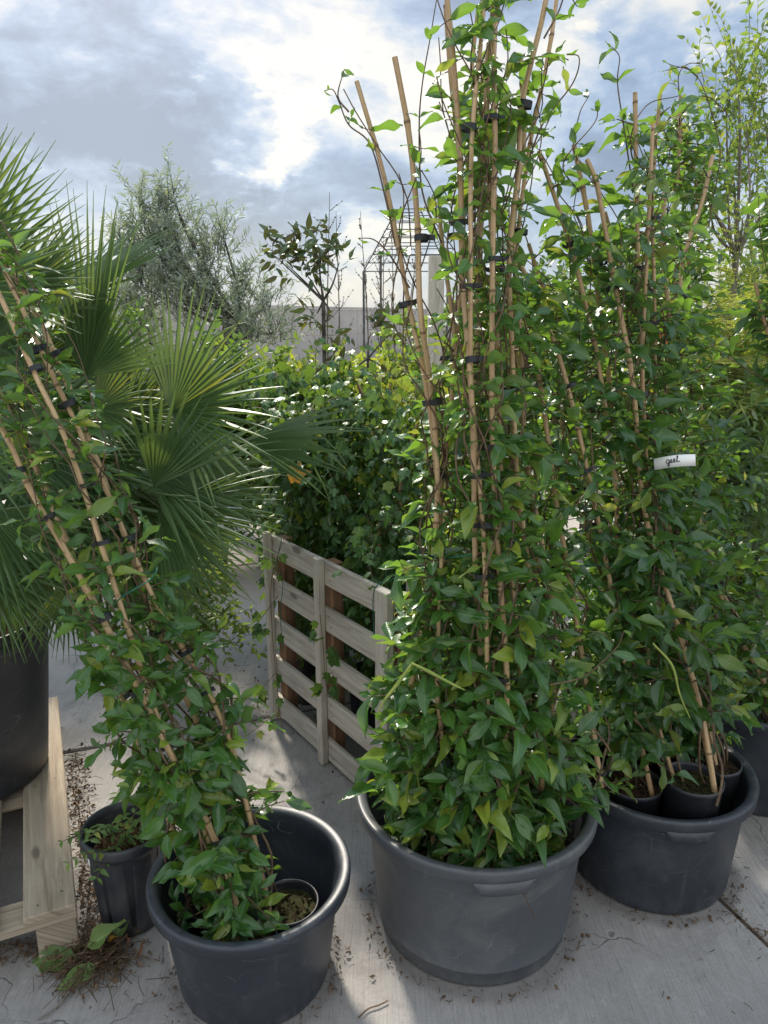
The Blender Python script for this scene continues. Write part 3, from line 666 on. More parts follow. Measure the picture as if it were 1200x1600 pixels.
vine(tuple(TR+V(-.02, .13, .04)), .078, HR, lim=(TR, .235, .60, .335), canes=[
    [(.0, .0)]+path([(1000, 1000), (988, 850), (965, 700), (950, 600), (936, 480), (918, 350), (904, 225)], 2.02, 1.98),
    [(-.04, .0)]+path([(960, 1000), (930, 880), (890, 720), (868, 530), (847, 450), (828, 380)], 2.02, 1.94)],
    label='climber in the middle of the dark tub with a cut cane tip beside yellowing leaves', seed=24, bare=.06, dens=52, low=.16, high=.08, leaf=.078, ties=4, **RK,
    tendrils=[(path([(905, 300), (880, 255), (930, 190), (930, 160)], 1.96, 1.96), .3)])
vine(tuple(TR+V(.105, .125, .04)), .060, HR, lim=(TR, .235, .60, .335), canes=[
    [(.0, .0)]+path([(1050, 1000), (1030, 800), (1010, 640), (1000, 520), (975, 420), (950, 330)], 2.10, 2.06),
    [(.02, .01)]+path([(1070, 1000), (1060, 800), (1050, 640), (1046, 500), (1040, 400), (1030, 300)], 2.12, 2.14)],
    label='leafy climber at the back of the dark tub hiding both its canes', seed=25, dens=90, low=.16, high=.12, leaf=.076, ties=2, **RK)
vine(tuple(TR+V(-.145, .02, .02)), .050, HR, lim=(TR, .235, .60, .335), canes=[
    [(-.01, -.01)]+path([(936, 1215), (918, 1080), (890, 930), (868, 780), (850, 640), (838, 540)], 1.72, 1.86)],
    label='thin climber whose brown cane stands right against the left rim of the dark tub', seed=26, dens=45, low=.12, high=.06, leaf=.076, ties=3, bare=.12, **RK)

# far right tub
FK = dict(skew=1.1, leafm='jas')
vine(tuple(TF+V(-.13, -.08, .04)), .075, .27, lim=(TF, .26, .5, .37), canes=[
    [(-.02, .0)]+path([(1150, 1090), (1118, 990), (1090, 900), (1055, 800), (1040, 700), (1040, 600), (1060, 500), (1080, 400), (1096, 320), (1110, 243)], 2.22, 2.38),
    [(-.04, -.02)]+path([(1130, 1060), (1090, 950), (1050, 860), (1020, 760)], 2.2, 2.3)],
    label='light green climber leaning left from the right edge tub, dark twisted stems, pale cane tip', seed=31, dens=60, low=.14, high=.09, leaf=.074, ties=5, canes_r=.009, **FK,
    tendrils=[(path([(1110, 330), (1125, 250), (1118, 200), (1090, 120), (1045, 100)], 2.4, 2.4), .1), (path([(1090, 120), (1070, 105), (1040, 110)], 2.4, 2.4), .1)])
vine(tuple(TF+V(.03, -.14, .04)), .075, .27, lim=(TF, .26, .5, .37), canes=[
    [(-.02, .0)]+path([(1190, 1060), (1150, 980), (1120, 900), (1100, 840), (1080, 780)], 2.2, 2.3),
    [(.0, .02)]+path([(1200, 1080), (1176, 1000), (1130, 930)], 2.2, 2.3)],
    label='short climber with brown woody stems in the tub at the right edge', seed=32, dens=64, low=.08, high=.05, leaf=.066, ties=2, bare=.15, **FK)
vine(tuple(TF+V(-.05, .15, .04)), .075, .27, lim=(TF, .26, .5, .37), canes=[
    [(.0, .0)]+path([(1130, 950), (1080, 700), (1060, 500), (1050, 380), (1060, 250), (1070, 150)], 2.5, 2.5),
    [(.02, .02)]+path([(1150, 950), (1110, 700), (1085, 500), (1080, 380), (1085, 280), (1060, 190)], 2.6, 2.6)],
    label='tall dark climber in the right edge tub, its leafy head above the cane tips', seed=33, dens=150, low=.12, high=.11, leaf=.072, ties=2, skew=.9, leafm='jas_dark',
    tendrils=[(path([(1065, 170), (1060, 120), (1075, 100), (1100, 100)], 2.5, 2.5), .1), (path([(1070, 170), (1100, 150), (1130, 170), (1145, 195)], 2.5, 2.5), .5)])

# vine at the right edge of the frame
EV = G(1420, 1180)
vine((1.62, 2.0, 0), .11, .24, [
    [(.0, .0)]+path([(1330, 900), (1240, 640), (1200, 535), (1176, 442)], 2.0, 2.05),
    [(.0, .0)]+path([(1340, 900), (1270, 600), (1225, 420), (1205, 260)], 2.0, 2.05)],
    'dark leaved climber entering at the right edge with a pale diagonal cane tip', 34, dens=95, low=.12, high=.07, leaf=.085, ties=1, skew=.8, leafm='jas_dark',
    tendrils=[(path([(1230, 620), (1190, 590), (1140, 560), (1100, 530)], 2.0, 2.0), .2), (path([(1240, 640), (1210, 480), (1190, 380), (1185, 310)], 2.0, 2.0), .1), (path([(1240, 640), (1225, 480), (1205, 360), (1200, 280)], 2.0, 2.0), .1)])

# ------------------------------------------------------------------ left tub
HL = .17; LK = dict(fullness=1.12, group='potted climbing vines tied to bamboo canes', soil='moss')
vine(tuple(TL_+V(.085, .02, .012)), .078, HL, lim=(TL_, .205, .36, .30), canes=[
    [(-.035, -.035)]+path([(384, 1250), (330, 1110), (245, 930), (160, 740), (85, 580), (20, 440), (-40, 330)], 1.56, 1.70)],
    label='climber leaning far left from the mossy right hand pot of the front left tub', seed=41, dens=34, low=.12, high=.05, leaf=.072, ties=6, topden=.8, skew=1.2, bare=.06, canes_r=.0082, **LK)
vine(tuple(TL_+V(.0, -.105, .012)), .078, HL, lim=(TL_, .205, .36, .30), canes=[
    [(.02, -.03)]+path([(345, 1330), (270, 1190), (190, 1010), (120, 890), (50, 770), (0, 675), (-90, 520)], 1.47, 1.60),
    [(.0, .0)]+path([(330, 1330), (250, 1130), (170, 880), (110, 700), (60, 580), (10, 480), (-40, 380)], 1.50, 1.64)],
    label='climber leaning far left on two pale canes from the front pot of its tub', seed=42, dens=54, low=.12, high=.05, leaf=.075, ties=6, topden=.85, skew=1.45, outward=(.2, -1, 0), tendrils=[(path([(150, 760), (165, 700), (150, 650), (125, 560), (95, 500)], 1.58, 1.6), .2), (path([(30, 400), (10, 360), (0, 345), (-20, 340)], 1.6, 1.6), .2)], canes_r=.0082, **LK)
vine(tuple(TL_+V(-.10, .03, .012)), .075, HL, lim=(TL_, .205, .36, .30), canes=[
    [(.0, -.02)]+path([(276, 1340), (250, 1240), (210, 1120), (168, 1010), (110, 870), (50, 720), (0, 600), (-50, 480)], 1.56, 1.72),
    [(.02, .02)]+path([(325, 1190), (260, 1020), (205, 880), (150, 710), (100, 600), (40, 470), (0, 395)], 1.62, 1.74)],
    label='climber leaning far left from the back pot, leaves spilling over the left tub rim', seed=43, dens=56, low=.11, high=.05, leaf=.075, ties=5, topden=.9, skew=1.3, outward=(.2, -.9, 0), canes_r=.0082, **LK)

# green binding wires round the bundles
def wire(pts, label):
    m = MB(); tube(m, smooth_path(pts, 8), .0016, 6); tag(m.build('binding_wire', M['wire']), label, 'wire', 'green binding wires')
def ringw(c, rx, ry, z, tilt, label):
    wire([V(c[0]+rx*cos(a), c[1]+ry*sin(a), z+tilt*cos(a)+.006*sin(3*a)) for a in np.linspace(0, 2*pi, 13)], label)
p = P(738, 862, 1.64); ringw((p[0], p[1]+.06), .10, .10, p[2], .01, 'green wire looped round the canes above the light grey tub')
p = P(960, 878, 1.84); ringw((p[0], p[1]+.10), .165, .13, p[2], .012, 'green wire looped round the canes above the dark tub right of the middle')
p = P(372, 935, 1.50)
p1, p2 = P(335, 968, 1.50), P(412, 905, 1.54)
p1, p2 = P(150, 965, 1.50), P(235, 905, 1.56)
ringw(((p1[0]+p2[0])/2, (p1[1]+p2[1])/2+.04), .065, .05, (p1[2]+p2[2])/2, .05, 'green wire looped round the slanting canes at the left')
# long pale green seed pods hanging from the central and right plants
def pod(pts, Y, label):
    m = MB(); q = smooth_path([P(x, y, Y) for x, y in pts], 6); tube(m, q, np.concatenate([np.linspace(.002, .0036, len(q)//3), np.linspace(.0036, .0012, len(q)-len(q)//3)]), 7)
    tag(m.build('seed_pod', M['gstem']), label, 'seed pod', 'long green seed pods')
pod([(645, 1035), (620, 1070), (600, 1095), (590, 1115)], 1.38, 'long green pod hanging down to the left among the leaves above the light grey tub')
pod([(645, 1037), (675, 1052), (705, 1068), (726, 1078)], 1.37, 'long green pod pointing right among the leaves above the light grey tub')
pod([(1020, 1005), (1050, 1040), (1062, 1085), (1078, 1122)], 1.68, 'long green pod hanging in the leaves above the dark tub on the right')

# ------------------------------------------------------------------ white name tag
t = thing('plant_label', P(1040, 722, 1.8), 'white paper strip with black handwriting looped round a cane', 'label')
m = MB(); vs, lv, q = [], [], []; n = 16; A = P(1022, 724, 1.82); B = P(1087, 720, 1.78); e = nrm(B-A); L_ = np.linalg.norm(B-A); zz = V(.05, -.1, 1); zz = nrm(zz-e*np.dot(zz, e)); nn_ = np.cross(e, zz)
lab = lambda u, v: A+e*L_*u+zz*(v*.0145+.010*sin(u*2.6)-.003)+nn_*(.018*sin(u*3.0))
for i in range(n+1):
    for s_ in (-1, 1): vs.append(lab(i/n, s_)); lv.append((i/n, s_, .5))
    for s_ in (1, -1): vs.append(lab(i/n, s_)-nn_*.0006); lv.append((i/n, s_, .5))
for i in range(n):
    for k in range(4): a0 = i*4+k; a1 = i*4+(k+1) % 4; q.append([a0, a1, a1+4, a0+4])
m.add(vs, lv, q, None, True); pso = m.build('paper_strip', M['paper'], t)
m = MB()
def stroke(pts): 
    pp = smooth_path([lab(.31+x*.080, y*.72)+nn_*.0009 for x, y in pts], 5); tube(m, pp, .00095, 5)
sgn = 1 if np.dot(nn_, CAM-A) > 0 else -1
if sgn < 0:
    def stroke(pts): pp = smooth_path([lab(.31+x*.080, y*.72)-nn_*.0016 for x, y in pts], 5); tube(m, pp, .00095, 5)
stroke([(1.0, .45), (.4, .6), (.0, .1), (.35, -.35), (.85, .0), (1.0, .5), (.95, -.4), (.8, -1.1), (.45, -.75), (1.1, -.3)])
stroke([(1.1, -.3), (1.6, .0), (1.85, .35), (1.55, .55), (1.4, .1), (1.6, -.3), (2.1, -.15)])
stroke([(2.1, -.15), (2.5, .1), (2.75, .45), (2.45, .65), (2.3, .15), (2.5, -.25), (3.0, -.1)])
stroke([(3.0, -.1), (3.4, .5), (3.65, 1.1), (3.4, 1.2), (3.35, .4), (3.5, -.2), (4.2, -.05)])
m.build('handwriting', M['ink'], pso)

# ------------------------------------------------------------------ slatted crate made of upright pallets
K0 = G(437, 1119); K2 = V(.02, 2.14, 0); kd = nrm(K2-K0); kl = np.linalg.norm(K2-K0); kn = V(-kd[1], kd[0], 0)*-1
if kn[0] > 0: kn = -kn                                     # kn points to the left / camera side
Z = V(0, 0, 1); KH = .80
t = thing('slatted_panel', K0+kd*kl/2, 'weathered grey wooden slat panel standing upright along the left side of the crate', 'wooden crate panel', 'upright slatted pallet panels')
for k in range(5):
    z = .055+.7*k/4*.985+.0; m = MB(); random.seed(k)
    box(m, K0+kd*(kl/2-.0)+Z*(z+.0), kd+V(0, 0, .004*(k-2)), Z, kn, (kl/2+.015, .044, .009), .0025); so_ = m.build('slat', M['grey_wood'], t)
    nails(so_, [K0+kd*(kl*f_+e_)+Z*(z+h_)+kn*.009 for f_ in (.03, .45, .55, .93) for e_, h_ in ((0, .02), (.012, -.018))], kn)
for f, w_, dz in ((.0, .014, 0), (.50, .017, .0), (1.0, .032, .0)):
    m = MB(); box(m, K0+kd*(kl*f)+kn*.024+Z*(KH/2+dz), Z, kd, kn, (KH/2, w_, .014), .003); m.build('post', M['grey_wood'], t)
    m = MB(); box(m, K0+kd*(kl*f+(.03 if f == 0 else 0))-kn*.034+Z*(KH/2-.01), Z, kd, kn, (KH/2-.012, .03, .024), .003); m.build('inner_post', M['red_wood'], t)
t = thing('slatted_panel', K2-kn*.5, 'wooden slat panel running right from the crate corner behind the light grey tub', 'wooden crate panel', 'upright slatted pallet panels')
K2b = K2-kn*.08-kd*.02; 
for k in range(5):
    z = .075+.7*k/4*.985; m = MB(); random.seed(20+k); box(m, K2b-kn*.50+Z*z, kn, Z, kd, (.50, .044, .009), .0025); m.build('slat', M['grey_wood'], t)
for f in (.06, .5, .97):
    m = MB(); box(m, K2b-kn*f-kd*.034+Z*(KH/2+.01), Z, kn, kd, (KH/2, .022, .023), .003); m.build('post', M['red_wood'], t)
wire([K0+kd*.10+kn*.012+Z*.80, K0+kd*.09+kn*.03+Z*.70, K0+kd*.11+kn*.02+Z*.62, K0+kd*.10+kn*.03+Z*.5, K0+kd*.11+kn*.03+Z*.35], 'green wire hanging down the far end of the slatted crate')
wire([K2+kn*.02-kd*.06+Z*.62, K2+kn*.02-kd*.06+Z*.78, K2-kn*.02-kd*.03+Z*.815, K2-kn*.10-kd*.06+Z*.80, K2-kn*.13-kd*.1+Z*.70], 'green wire looped over the near corner of the slatted crate')

# ------------------------------------------------------------------ ivies inside the crate
def ivy(loc, canes, label, seed, n=900, rad=(.16, .07), leaf=.055, trail=(), lm='ivy', potr=.10):
    g = random.Random(seed); random.seed(seed); t = thing('ivy_plant', loc, label, 'ivy', 'potted ivies crowded inside the slatted crate'); c = np.array(loc, float)
    pot_parts(t, c, potr, .22, seed=seed); lf = Leaves(IVY, seed); sm = MB()
    for cn in canes:
        pth = smooth_path([c+V(g.uniform(-.03, .03), g.uniform(-.03, .03), .18)]+[np.asarray(p) for p in cn], 6); cane_mesh(pth, .007, .0055).build('bamboo_cane', M['bamboo'], t)
        L = np.concatenate([[0], np.cumsum(np.linalg.norm(np.diff(pth, axis=0), axis=1))])
        for _ in range(3):
            o = rv(g)*.02; tube(sm, [p+o+rv(g)*.008 for p in pth], np.linspace(.0035, .0015, len(pth)), 4)
        for _ in range(n//len(canes)):
            f = g.random()**.85; p, T = at_len(pth, L, f); rr = rad[0]*(1-f)+rad[1]*f; a = g.uniform(0, 2*pi); u = g.random()**.6*rr*g.choice((.6, 1, 1, 1.25))
            out = V(cos(a), sin(a), 0); q = p+out*u+V(0, 0, g.gauss(0, .03))
            d = nrm(out*.55+V(0, 0, -.75)+.45*rv(g)); nn = nrm(out*.8+V(0, 0, .65)+.4*rv(g)); lf.add(q, d, nn, leaf*g.uniform(.55, 1.25))
        for _ in range(12):
            p, T = at_len(pth, L, g.uniform(.45, 1)); d = nrm(V(g.gauss(0, .8), g.gauss(0, .8), g.uniform(.3, 2.0))); q = [p]
            for k in range(6): d = nrm(d+V(0, 0, -.22)+.2*rv(g)); q.append(q[-1]+d*.045)
            tube(sm, q, .0012, 4)
            for k in range(1, 7):
                o2 = nrm(V(g.gauss(0, 1), g.gauss(0, 1), .2)); lf.add(q[k], nrm(o2*.7+V(0, 0, -.5)), nrm(o2*.5+V(0, 0, .8)+.3*rv(g)), leaf*g.uniform(.5, .9))
    for tr in trail:
        q = smooth_path(tr, 6); tube(sm, q, .0015, 4)
        for k in range(1, len(q)):
            if g.random() < .36: o2 = nrm(V(g.gauss(0, 1), g.gauss(0, .6)-.5, .1)); lf.add(q[k]+o2*.02, nrm(o2*.6+V(0, 0, -.7)), nrm(V(0, -.5, .7)+.4*rv(g)), leaf*g.uniform(.7, 1.25))
    sm.build('vine_stem', M['stem'], t); m = MB(); lf.flush(m); m.build('foliage', M[lm], t); return t
ivy((-.33, 2.95, 0), [path([(455, 850), (470, 720), (450, 640)], 2.95, 3.0), path([(530, 900), (490, 760), (440, 690)], 2.9, 2.85)],
    'dark ivy at the far end of the crate, long runners trailing outside the slats', 51, n=1300, rad=(.14, .12),
    trail=[[P(448, 830, 2.72), P(425, 900, 2.62), P(425, 980, 2.6), P(432, 1060, 2.58), P(440, 1140, 2.5)], [P(435, 930, 2.64), P(405, 970, 2.6), P(392, 985, 2.58)],
           [P(432, 1050, 2.6), P(410, 1075, 2.56), P(400, 1085, 2.55)], [P(438, 1110, 2.52), P(405, 1135, 2.5), P(385, 1150, 2.5)], [P(500, 960, 2.3), P(505, 1010, 2.27), P(508, 1060, 2.26), P(512, 1080, 2.26)]])
ivy((-.05, 2.75, 0), [path([(560, 920), (540, 760), (500, 620)], 2.75, 2.8), path([(620, 900), (600, 720), (560, 600)], 2.75, 2.8)], 'bushy mid green ivy in the middle of the crate', 52, n=1700, rad=(.18, .15))
ivy((.12, 2.5, 0), [path([(640, 900), (625, 760), (660, 640)], 2.5, 2.6), path([(600, 960), (590, 820)], 2.45, 2.4)], 'ivy just behind the near corner post of the crate', 53, n=1200, rad=(.15, .13), leaf=.05)
ivy((-.25, 3.35, 0), [path([(470, 760), (455, 640), (430, 580)], 3.35, 3.4), path([(520, 760), (520, 640), (530, 570)], 3.35, 3.4)], 'tallest ivy at the back of the crate with broad lime tipped leaves', 54, n=1700, rad=(.2, .18), leaf=.07)
ivy((.12, 3.3, 0), [path([(590, 760), (600, 660), (610, 600)], 3.3, 3.3), path([(640, 760), (650, 660), (650, 590)], 3.3, 3.3)], 'ivy with small leaves and yellow patches behind the middle of the crate', 55, lm='ivyyellow', n=1700, rad=(.22, .2), leaf=.055)
ivy((.55, 3.0, 0), [path([(720, 760), (700, 620)], 3.0, 3.0), path([(790, 760), (790, 600)], 3.0, 3.05)], 'ivy behind the leafy canes of the light grey tub', 56, n=1700, rad=(.24, .22), leaf=.055)
ivy((.45, 2.5, 0), [path([(740, 900), (720, 780)], 2.5, 2.55)], 'low ivy in the right part of the crate behind the light grey tub', 57, n=900, rad=(.2, .2), leaf=.05)
# yellow leaves cluster and the single amber leaf
m = MB(); lf = Leaves(IVY, 3); g = random.Random(9)
for _ in range(1): lf.add(P(448, 742, 2.66), nrm(V(.5, -.1, .1)), nrm(V(0, -.9, .5)), .10)
lf.flush(m); tag(m.build('fallen_leaf', M['amber']), 'amber withered leaf caught on the ivy beside the palm fronds', 'leaf')

# ------------------------------------------------------------------ palm in its big pot, on a pallet
PC = V(-1.375, 2.17, .146)
tub(tuple(PC), .325, .56, 'very large black tapered pot holding the fan palm on the pallet', M['potblack'], rb=.80, ring=False, name='palm_pot', cat='plant pot', group=None, handle=[-32], lip=.02)
m = MB(); random.seed(4)
g = random.Random(4); c = PC+V(0, 0, .5); n = 36; vs = [c]; q = []; tr = []
for k in range(1, 9):
    for j in range(n):
        a = j/n*2*pi; vs.append(c+V(.288*k/8*cos(a), .288*k/8*sin(a), g.uniform(-.012, .012)))
tr = [[0, 1+j, 1+(j+1) % n] for j in range(n)]; q = [[1+(k-1)*n+j, 1+k*n+j, 1+k*n+(j+1) % n, 1+(k-1)*n+(j+1) % n] for k in range(1, 8) for j in range(n)]
pt = thing('fan_palm', PC+V(0, 0, .45), 'large fan palm with stiff pleated green fronds at the left edge', 'palm tree')
m.add(vs, (0, 0, .5), q, tr); m.build('soil', M['chip'], pt)
m = MB(); tp = [PC+V(.0, 0, .45), PC+V(.02, .02, .75), PC+V(.03, .04, 1.05)]; tpp = smooth_path(tp, 6)
tube(m, tpp, np.array([.13+.012*sin(i*2.4) for i in range(len(tpp))]), 14)
for i in range(160):
    f = g.random(); a = g.uniform(0, 2*pi); b = tpp[0]+(tpp[-1]-tpp[0])*f+V(cos(a), sin(a), 0)*.12
    tube(m, [b, b+V(cos(a)*.03, sin(a)*.03, .05), b+V(cos(a)*.06, sin(a)*.06, .12)], [.012, .009, .002], 5)
m.build('trunk', M['trunkfibre'], pt)
CROWN = tpp[-1]
def frond(hub, tip, face, spread=82, nseg=34, seed=0, droop=.16, width=1.0, start=None, fuse=.42):
    g = random.Random(seed); hub = np.asarray(hub, float); ax = np.asarray(tip, float)-hub; R = np.linalg.norm(ax); ax = nrm(ax)
    n = np.asarray(face, float); n = nrm(n-ax*np.dot(n, ax)); s = np.cross(ax, n); m = MB()
    st = CROWN+V(g.uniform(-.05, .05), g.uniform(-.05, .05), g.uniform(-.25, .05)) if start is None else np.asarray(start)
    mid = (st+hub)/2+V(0, 0, .10*np.linalg.norm(hub-st)); pp = smooth_path([st, mid, hub], 6); tube(m, pp, np.linspace(.010, .0055, len(pp)), 6, r=.5)
    da = radians(spread)*2/(nseg-1); ts = [.0, .14, .28, .42, .56, .70, .82, .92, 1.0]
    for i in range(nseg):
        a = -radians(spread)+da*i+g.uniform(-.012, .012); d = cos(a)*ax+sin(a)*s; side = -sin(a)*ax+cos(a)*s
        Ls = R*(.80+.20*cos(a*.9))*g.uniform(.92, 1.05); r = g.random(); vs, lv, q = [], [], []
        bendn = g.uniform(-.10, .10); dr = droop*g.uniform(.4, 1.5); cup = .28*abs(sin(a))
        wmax = max(.4, fuse)*R*da*.5
        brk = g.uniform(.6, .85) if g.random() < .08 else 9
        pd = hub.copy(); tprev = 0
        for k, tt in enumerate(ts):
            dd = nrm(d+n*(cup*.5+bendn*tt*tt)+V(0, 0, -dr*tt*tt*(1 if tt < brk else 9)))
            pd = pd+dd*Ls*(tt-tprev); tprev = tt
            hw = (tt*Ls*da*.52 if tt < fuse else wmax*(1-((tt-fuse)/(1-fuse))**1.15))*width
            hw = max(hw, .0006); zf = hw*1.3
            vs += [pd-side*hw-n*zf*.5, pd+n*zf*.5, pd+side*hw-n*zf*.5]; lv += [(-1, tt*.2, r), (0, tt*.2, r), (1, tt*.2, r)]
        for k in range(len(ts)-1):
            b = k*3; q += [[b, b+1, b+4, b+3], [b+1, b+2, b+5, b+4]]
        m.add(vs, lv, q, None, False)
    return m.build('frond', M['palm'], pt)
FC = V(.1, -.9, .45)
FR = [((268, 643, 2.10), (395, 560, 2.02), FC, 88, 34, .10), ((380, 690, 2.35), (530, 692, 2.25), V(0, -.55, .8), 34, 15, .16),
      ((248, 800, 2.05), (385, 880, 1.98), FC, 60, 32, .20), ((235, 745, 2.15), (400, 765, 2.05), V(0, -.5, .8), 46, 20, .15),
      ((240, 760, 1.98), (300, 640, 1.92), V(.4, -.8, .2), 34, 14, .02), ((140, 590, 2.0), (150, 340, 1.95), V(-.5, -.85, .1), 22, 15, .0),
      ((135, 590, 1.98), (185, 460, 1.9), V(.3, -.85, .2), 46, 24, .05), ((150, 640, 2.05), (235, 600, 2.0), FC, 70, 26, .22),
      ((-60, 450, 1.95), (95, 300, 1.9), FC, 60, 34, .05), ((30, 455, 1.9), (140, 390, 1.88), V(.2, -.75, .6), 36, 18, .06),
      ((-80, 380, 1.9), (-10, 200, 1.9), FC, 60, 26, .03), ((60, 560, 2.3), (150, 420, 2.3), FC, 70, 26, .08),
      ((105, 900, 1.92), (112, 1020, 1.90), V(.1, -1, .0), 40, 22, .12), ((-20, 800, 1.86), (90, 930, 1.80), V(.2, -.7, .6), 60, 26, .15),
      ((-60, 680, 1.85), (60, 780, 1.75), V(.1, -.6, .8), 70, 28, .15), ((-30, 880, 1.85), (40, 1000, 1.75), V(.1, -.6, .8), 60, 22, .15),
      ((60, 720, 2.1), (180, 760, 2.0), V(.1, -.6, .8), 70, 26, .2), ((200, 700, 2.3), (330, 640, 2.3), V(.1, -.6, .8), 60, 24, .12),
      ((120, 820, 2.3), (250, 930, 2.3), V(.1, -.6, .8), 60, 24, .2), ((180, 860, 2.25), (350, 940, 2.2), V(.1, -.6, .7), 40, 20, .2),
      ((10, 620, 2.4), (60, 480, 2.45), FC, 80, 28, .05), ((60, 660, 2.15), (170, 700, 2.1), FC, 75, 28, .12), ((20, 760, 2.05), (150, 850, 2.0), FC, 70, 28, .2), ((110, 700, 2.15), (260, 800, 2.1), V(.1, -.8, .6), 66, 28, .2),
      ((-30, 560, 2.1), (90, 560, 2.05), FC, 75, 30, .1), ((0, 900, 2.0), (60, 1010, 1.95), V(.1, -.9, .4), 60, 22, .1), ((170, 790, 2.2), (280, 900, 2.15), FC, 60, 24, .25), ((60, 840, 2.1), (190, 930, 2.05), V(0, -.8, .5), 60, 24, .2), ((190, 650, 2.2), (260, 560, 2.2), FC, 60, 26, .06), ((100, 760, 2.5), (200, 660, 2.55), FC, 80, 28, .1), ((300, 740, 2.6), (420, 800, 2.7), V(0, -.5, .8), 60, 24, .15)]
for i, (h_, tp_, fc, sp_, ns_, dr_) in enumerate(FR):
    hh = P(*h_); tt = P(*tp_); frond(hh, hh+(tt-hh)*(1.28 if i < 5 else 1.15), fc, sp_, int(ns_*.95), 100+i, dr_*1.5, width=1.35, fuse=.36)
g = random.Random(77)
for i in range(24):
    a = g.uniform(0, 2*pi); 
    if 3.9 < a < 5.6: a -= 2.4
    e = g.uniform(-.35, 1.1); d = V(cos(a)*cos(e), sin(a)*cos(e), sin(e)); h_ = CROWN+d*g.uniform(.35, .6)
    if h_[1] < 1.9 and h_[0] > -1.4: continue
    frond(h_, h_+nrm(d+V(0, 0, -.25))*.42, V(0, 0, 1)+.3*rv(g), 78, 30, 200+i, .15)

# pallet under the palm
u_ = nrm(G(92, 1110, .144)-G(118, 1405, .144)); v_ = V(u_[1], -u_[0], 0)   # u_ runs away from the camera, v_ to the right
if v_[0] < 0: v_ = -v_
C0 = G(119, 1412, .144); C0 = V(C0[0], C0[1], 0)
t = thing('wooden_pallet', C0-v_*.4+u_*.6, 'pale weathered wooden pallet under the big palm pot', 'pallet')
for off, hw in ((.062, .062), (.235, .05), (.40, .062), (.565, .05), (.738, .062)):
    m = MB(); random.seed(int(off*100)); box(m, C0-v_*off+u_*.6+Z*.133, u_, v_, Z, (.6, hw, .011), .003); so_ = m.build('deck_board', M['pallet'], t)
    nails(so_, [C0-v_*(off+e_*hw)+u_*(f_+h_)+Z*.144 for f_ in (.05, .6, 1.15) for e_, h_ in ((-.5, .012), (.45, -.015))], Z)
for f in (.05, .6, 1.15):
    m = MB(); random.seed(int(f*10)+50); box(m, C0-v_*.4+u_*f+Z*.1105, v_, u_, Z, (.40, .05, .011), .003); m.build('cross_board', M['pallet'], t)
    for o in (.052, .40, .748):
        m = MB(); box(m, C0-v_*o+u_*(f+.012)+Z*.0605, u_, v_, Z, (.055, .048, .0385), .003); m.build('block', M['pallet'], t)
for o in (.052, .40, .748):
    m = MB(); box(m, C0-v_*o+u_*.6+Z*.0115, u_, v_, Z, (.6, .048, .010), .003); m.build('base_board', M['pallet'], t)

# small tall pot with chips and a fern-like shrub
SP = V(-.695, 1.715, 0)
t = thing('square_ribbed_pot', SP, 'slim tall black pot with vertical ribs between the pallet and the front left tub', 'plant pot')
m = MB(); rr_ = .112; hh_ = .29
rib = lambda th, r, z: r-(.010*max(0, min(1, (hh_-.04-z)*40))*(1 if abs(((th*8/(2*pi)) % 1)-.5) < .13 else 0) if .02 < z < hh_-.03 and r > .06 else 0)
lathe(m, SP, [(0, 0), (.078, 0), (.081, .004), (.083, .03), (.098, .24), (.0995, .256), (rr_-.001, .258), (rr_, .266), (rr_, .284), (rr_-.003, .29), (rr_-.009, .289), (rr_-.012, .27), (.074, .02), (0, .018)], 160, rib)
pbo = m.build('pot_body', M['potblack'], t)
m = MB(); box(m, SP+V(-.083, -.048, .222), V(.5, -.866, 0), Z, V(-.866, -.5, .06), (.018, .011, .0008), .0003); m.build('sticker', M['paper'], pbo)
t = thing('feathery_shrub', SP+V(0, 0, .2), 'small shrub with narrow leaflets growing in bark chips in the slim tall pot', 'shrub')
m = MB(); g = random.Random(31); random.seed(31); n = 26; vs = [SP+V(0, 0, .225)]
for k in range(1, 6):
    for j in range(n): a = j/n*2*pi; vs.append(SP+V(.084*k/5*cos(a), .084*k/5*sin(a), .225+g.uniform(-.006, .006)))
m.add(vs, (0, 0, .5), [[1+(k-1)*n+j, 1+k*n+j, 1+k*n+(j+1) % n, 1+(k-1)*n+(j+1) % n] for k in range(1, 5) for j in range(n)], [[0, 1+j, 1+(j+1) % n] for j in range(n)])
for _ in range(130):
    a = g.uniform(0, 2*pi); r_ = sqrt(g.random())*.076; box(m, SP+V(r_*cos(a), r_*sin(a), .228+g.uniform(0, .014)), rv(g), rv(g), rv(g), (g.uniform(.004, .012), g.uniform(.003, .008), g.uniform(.002, .004)), .001)
m.build('soil', M['chip'], t)
sm = MB(); lf = Leaves(JFAR, 2)
for _ in range(11):
    p = SP+V(g.uniform(-.02, .03), g.uniform(-.02, .03), .225); d = nrm(V(g.gauss(0, .5), g.gauss(0, .5), 1)); q = [p]
    for k in range(9): d = nrm(d+V(0, 0, -.09)+.13*rv(g)); q.append(q[-1]+d*.022)
    tube(sm, q, np.linspace(.0022, .0008, 10), 4)
    for k in range(2, 10):
        sd = nrm(np.cross(d, Z)+.1*rv(g)); 
        for s_ in (-1, 1): lf.add(q[k], nrm(s_*sd+.4*d), nrm(Z+.3*rv(g)), g.uniform(.018, .032))
sm.build('twigs', M['stem'], t); m = MB(); lf.flush(m); m.build('foliage', M['mid'], t)

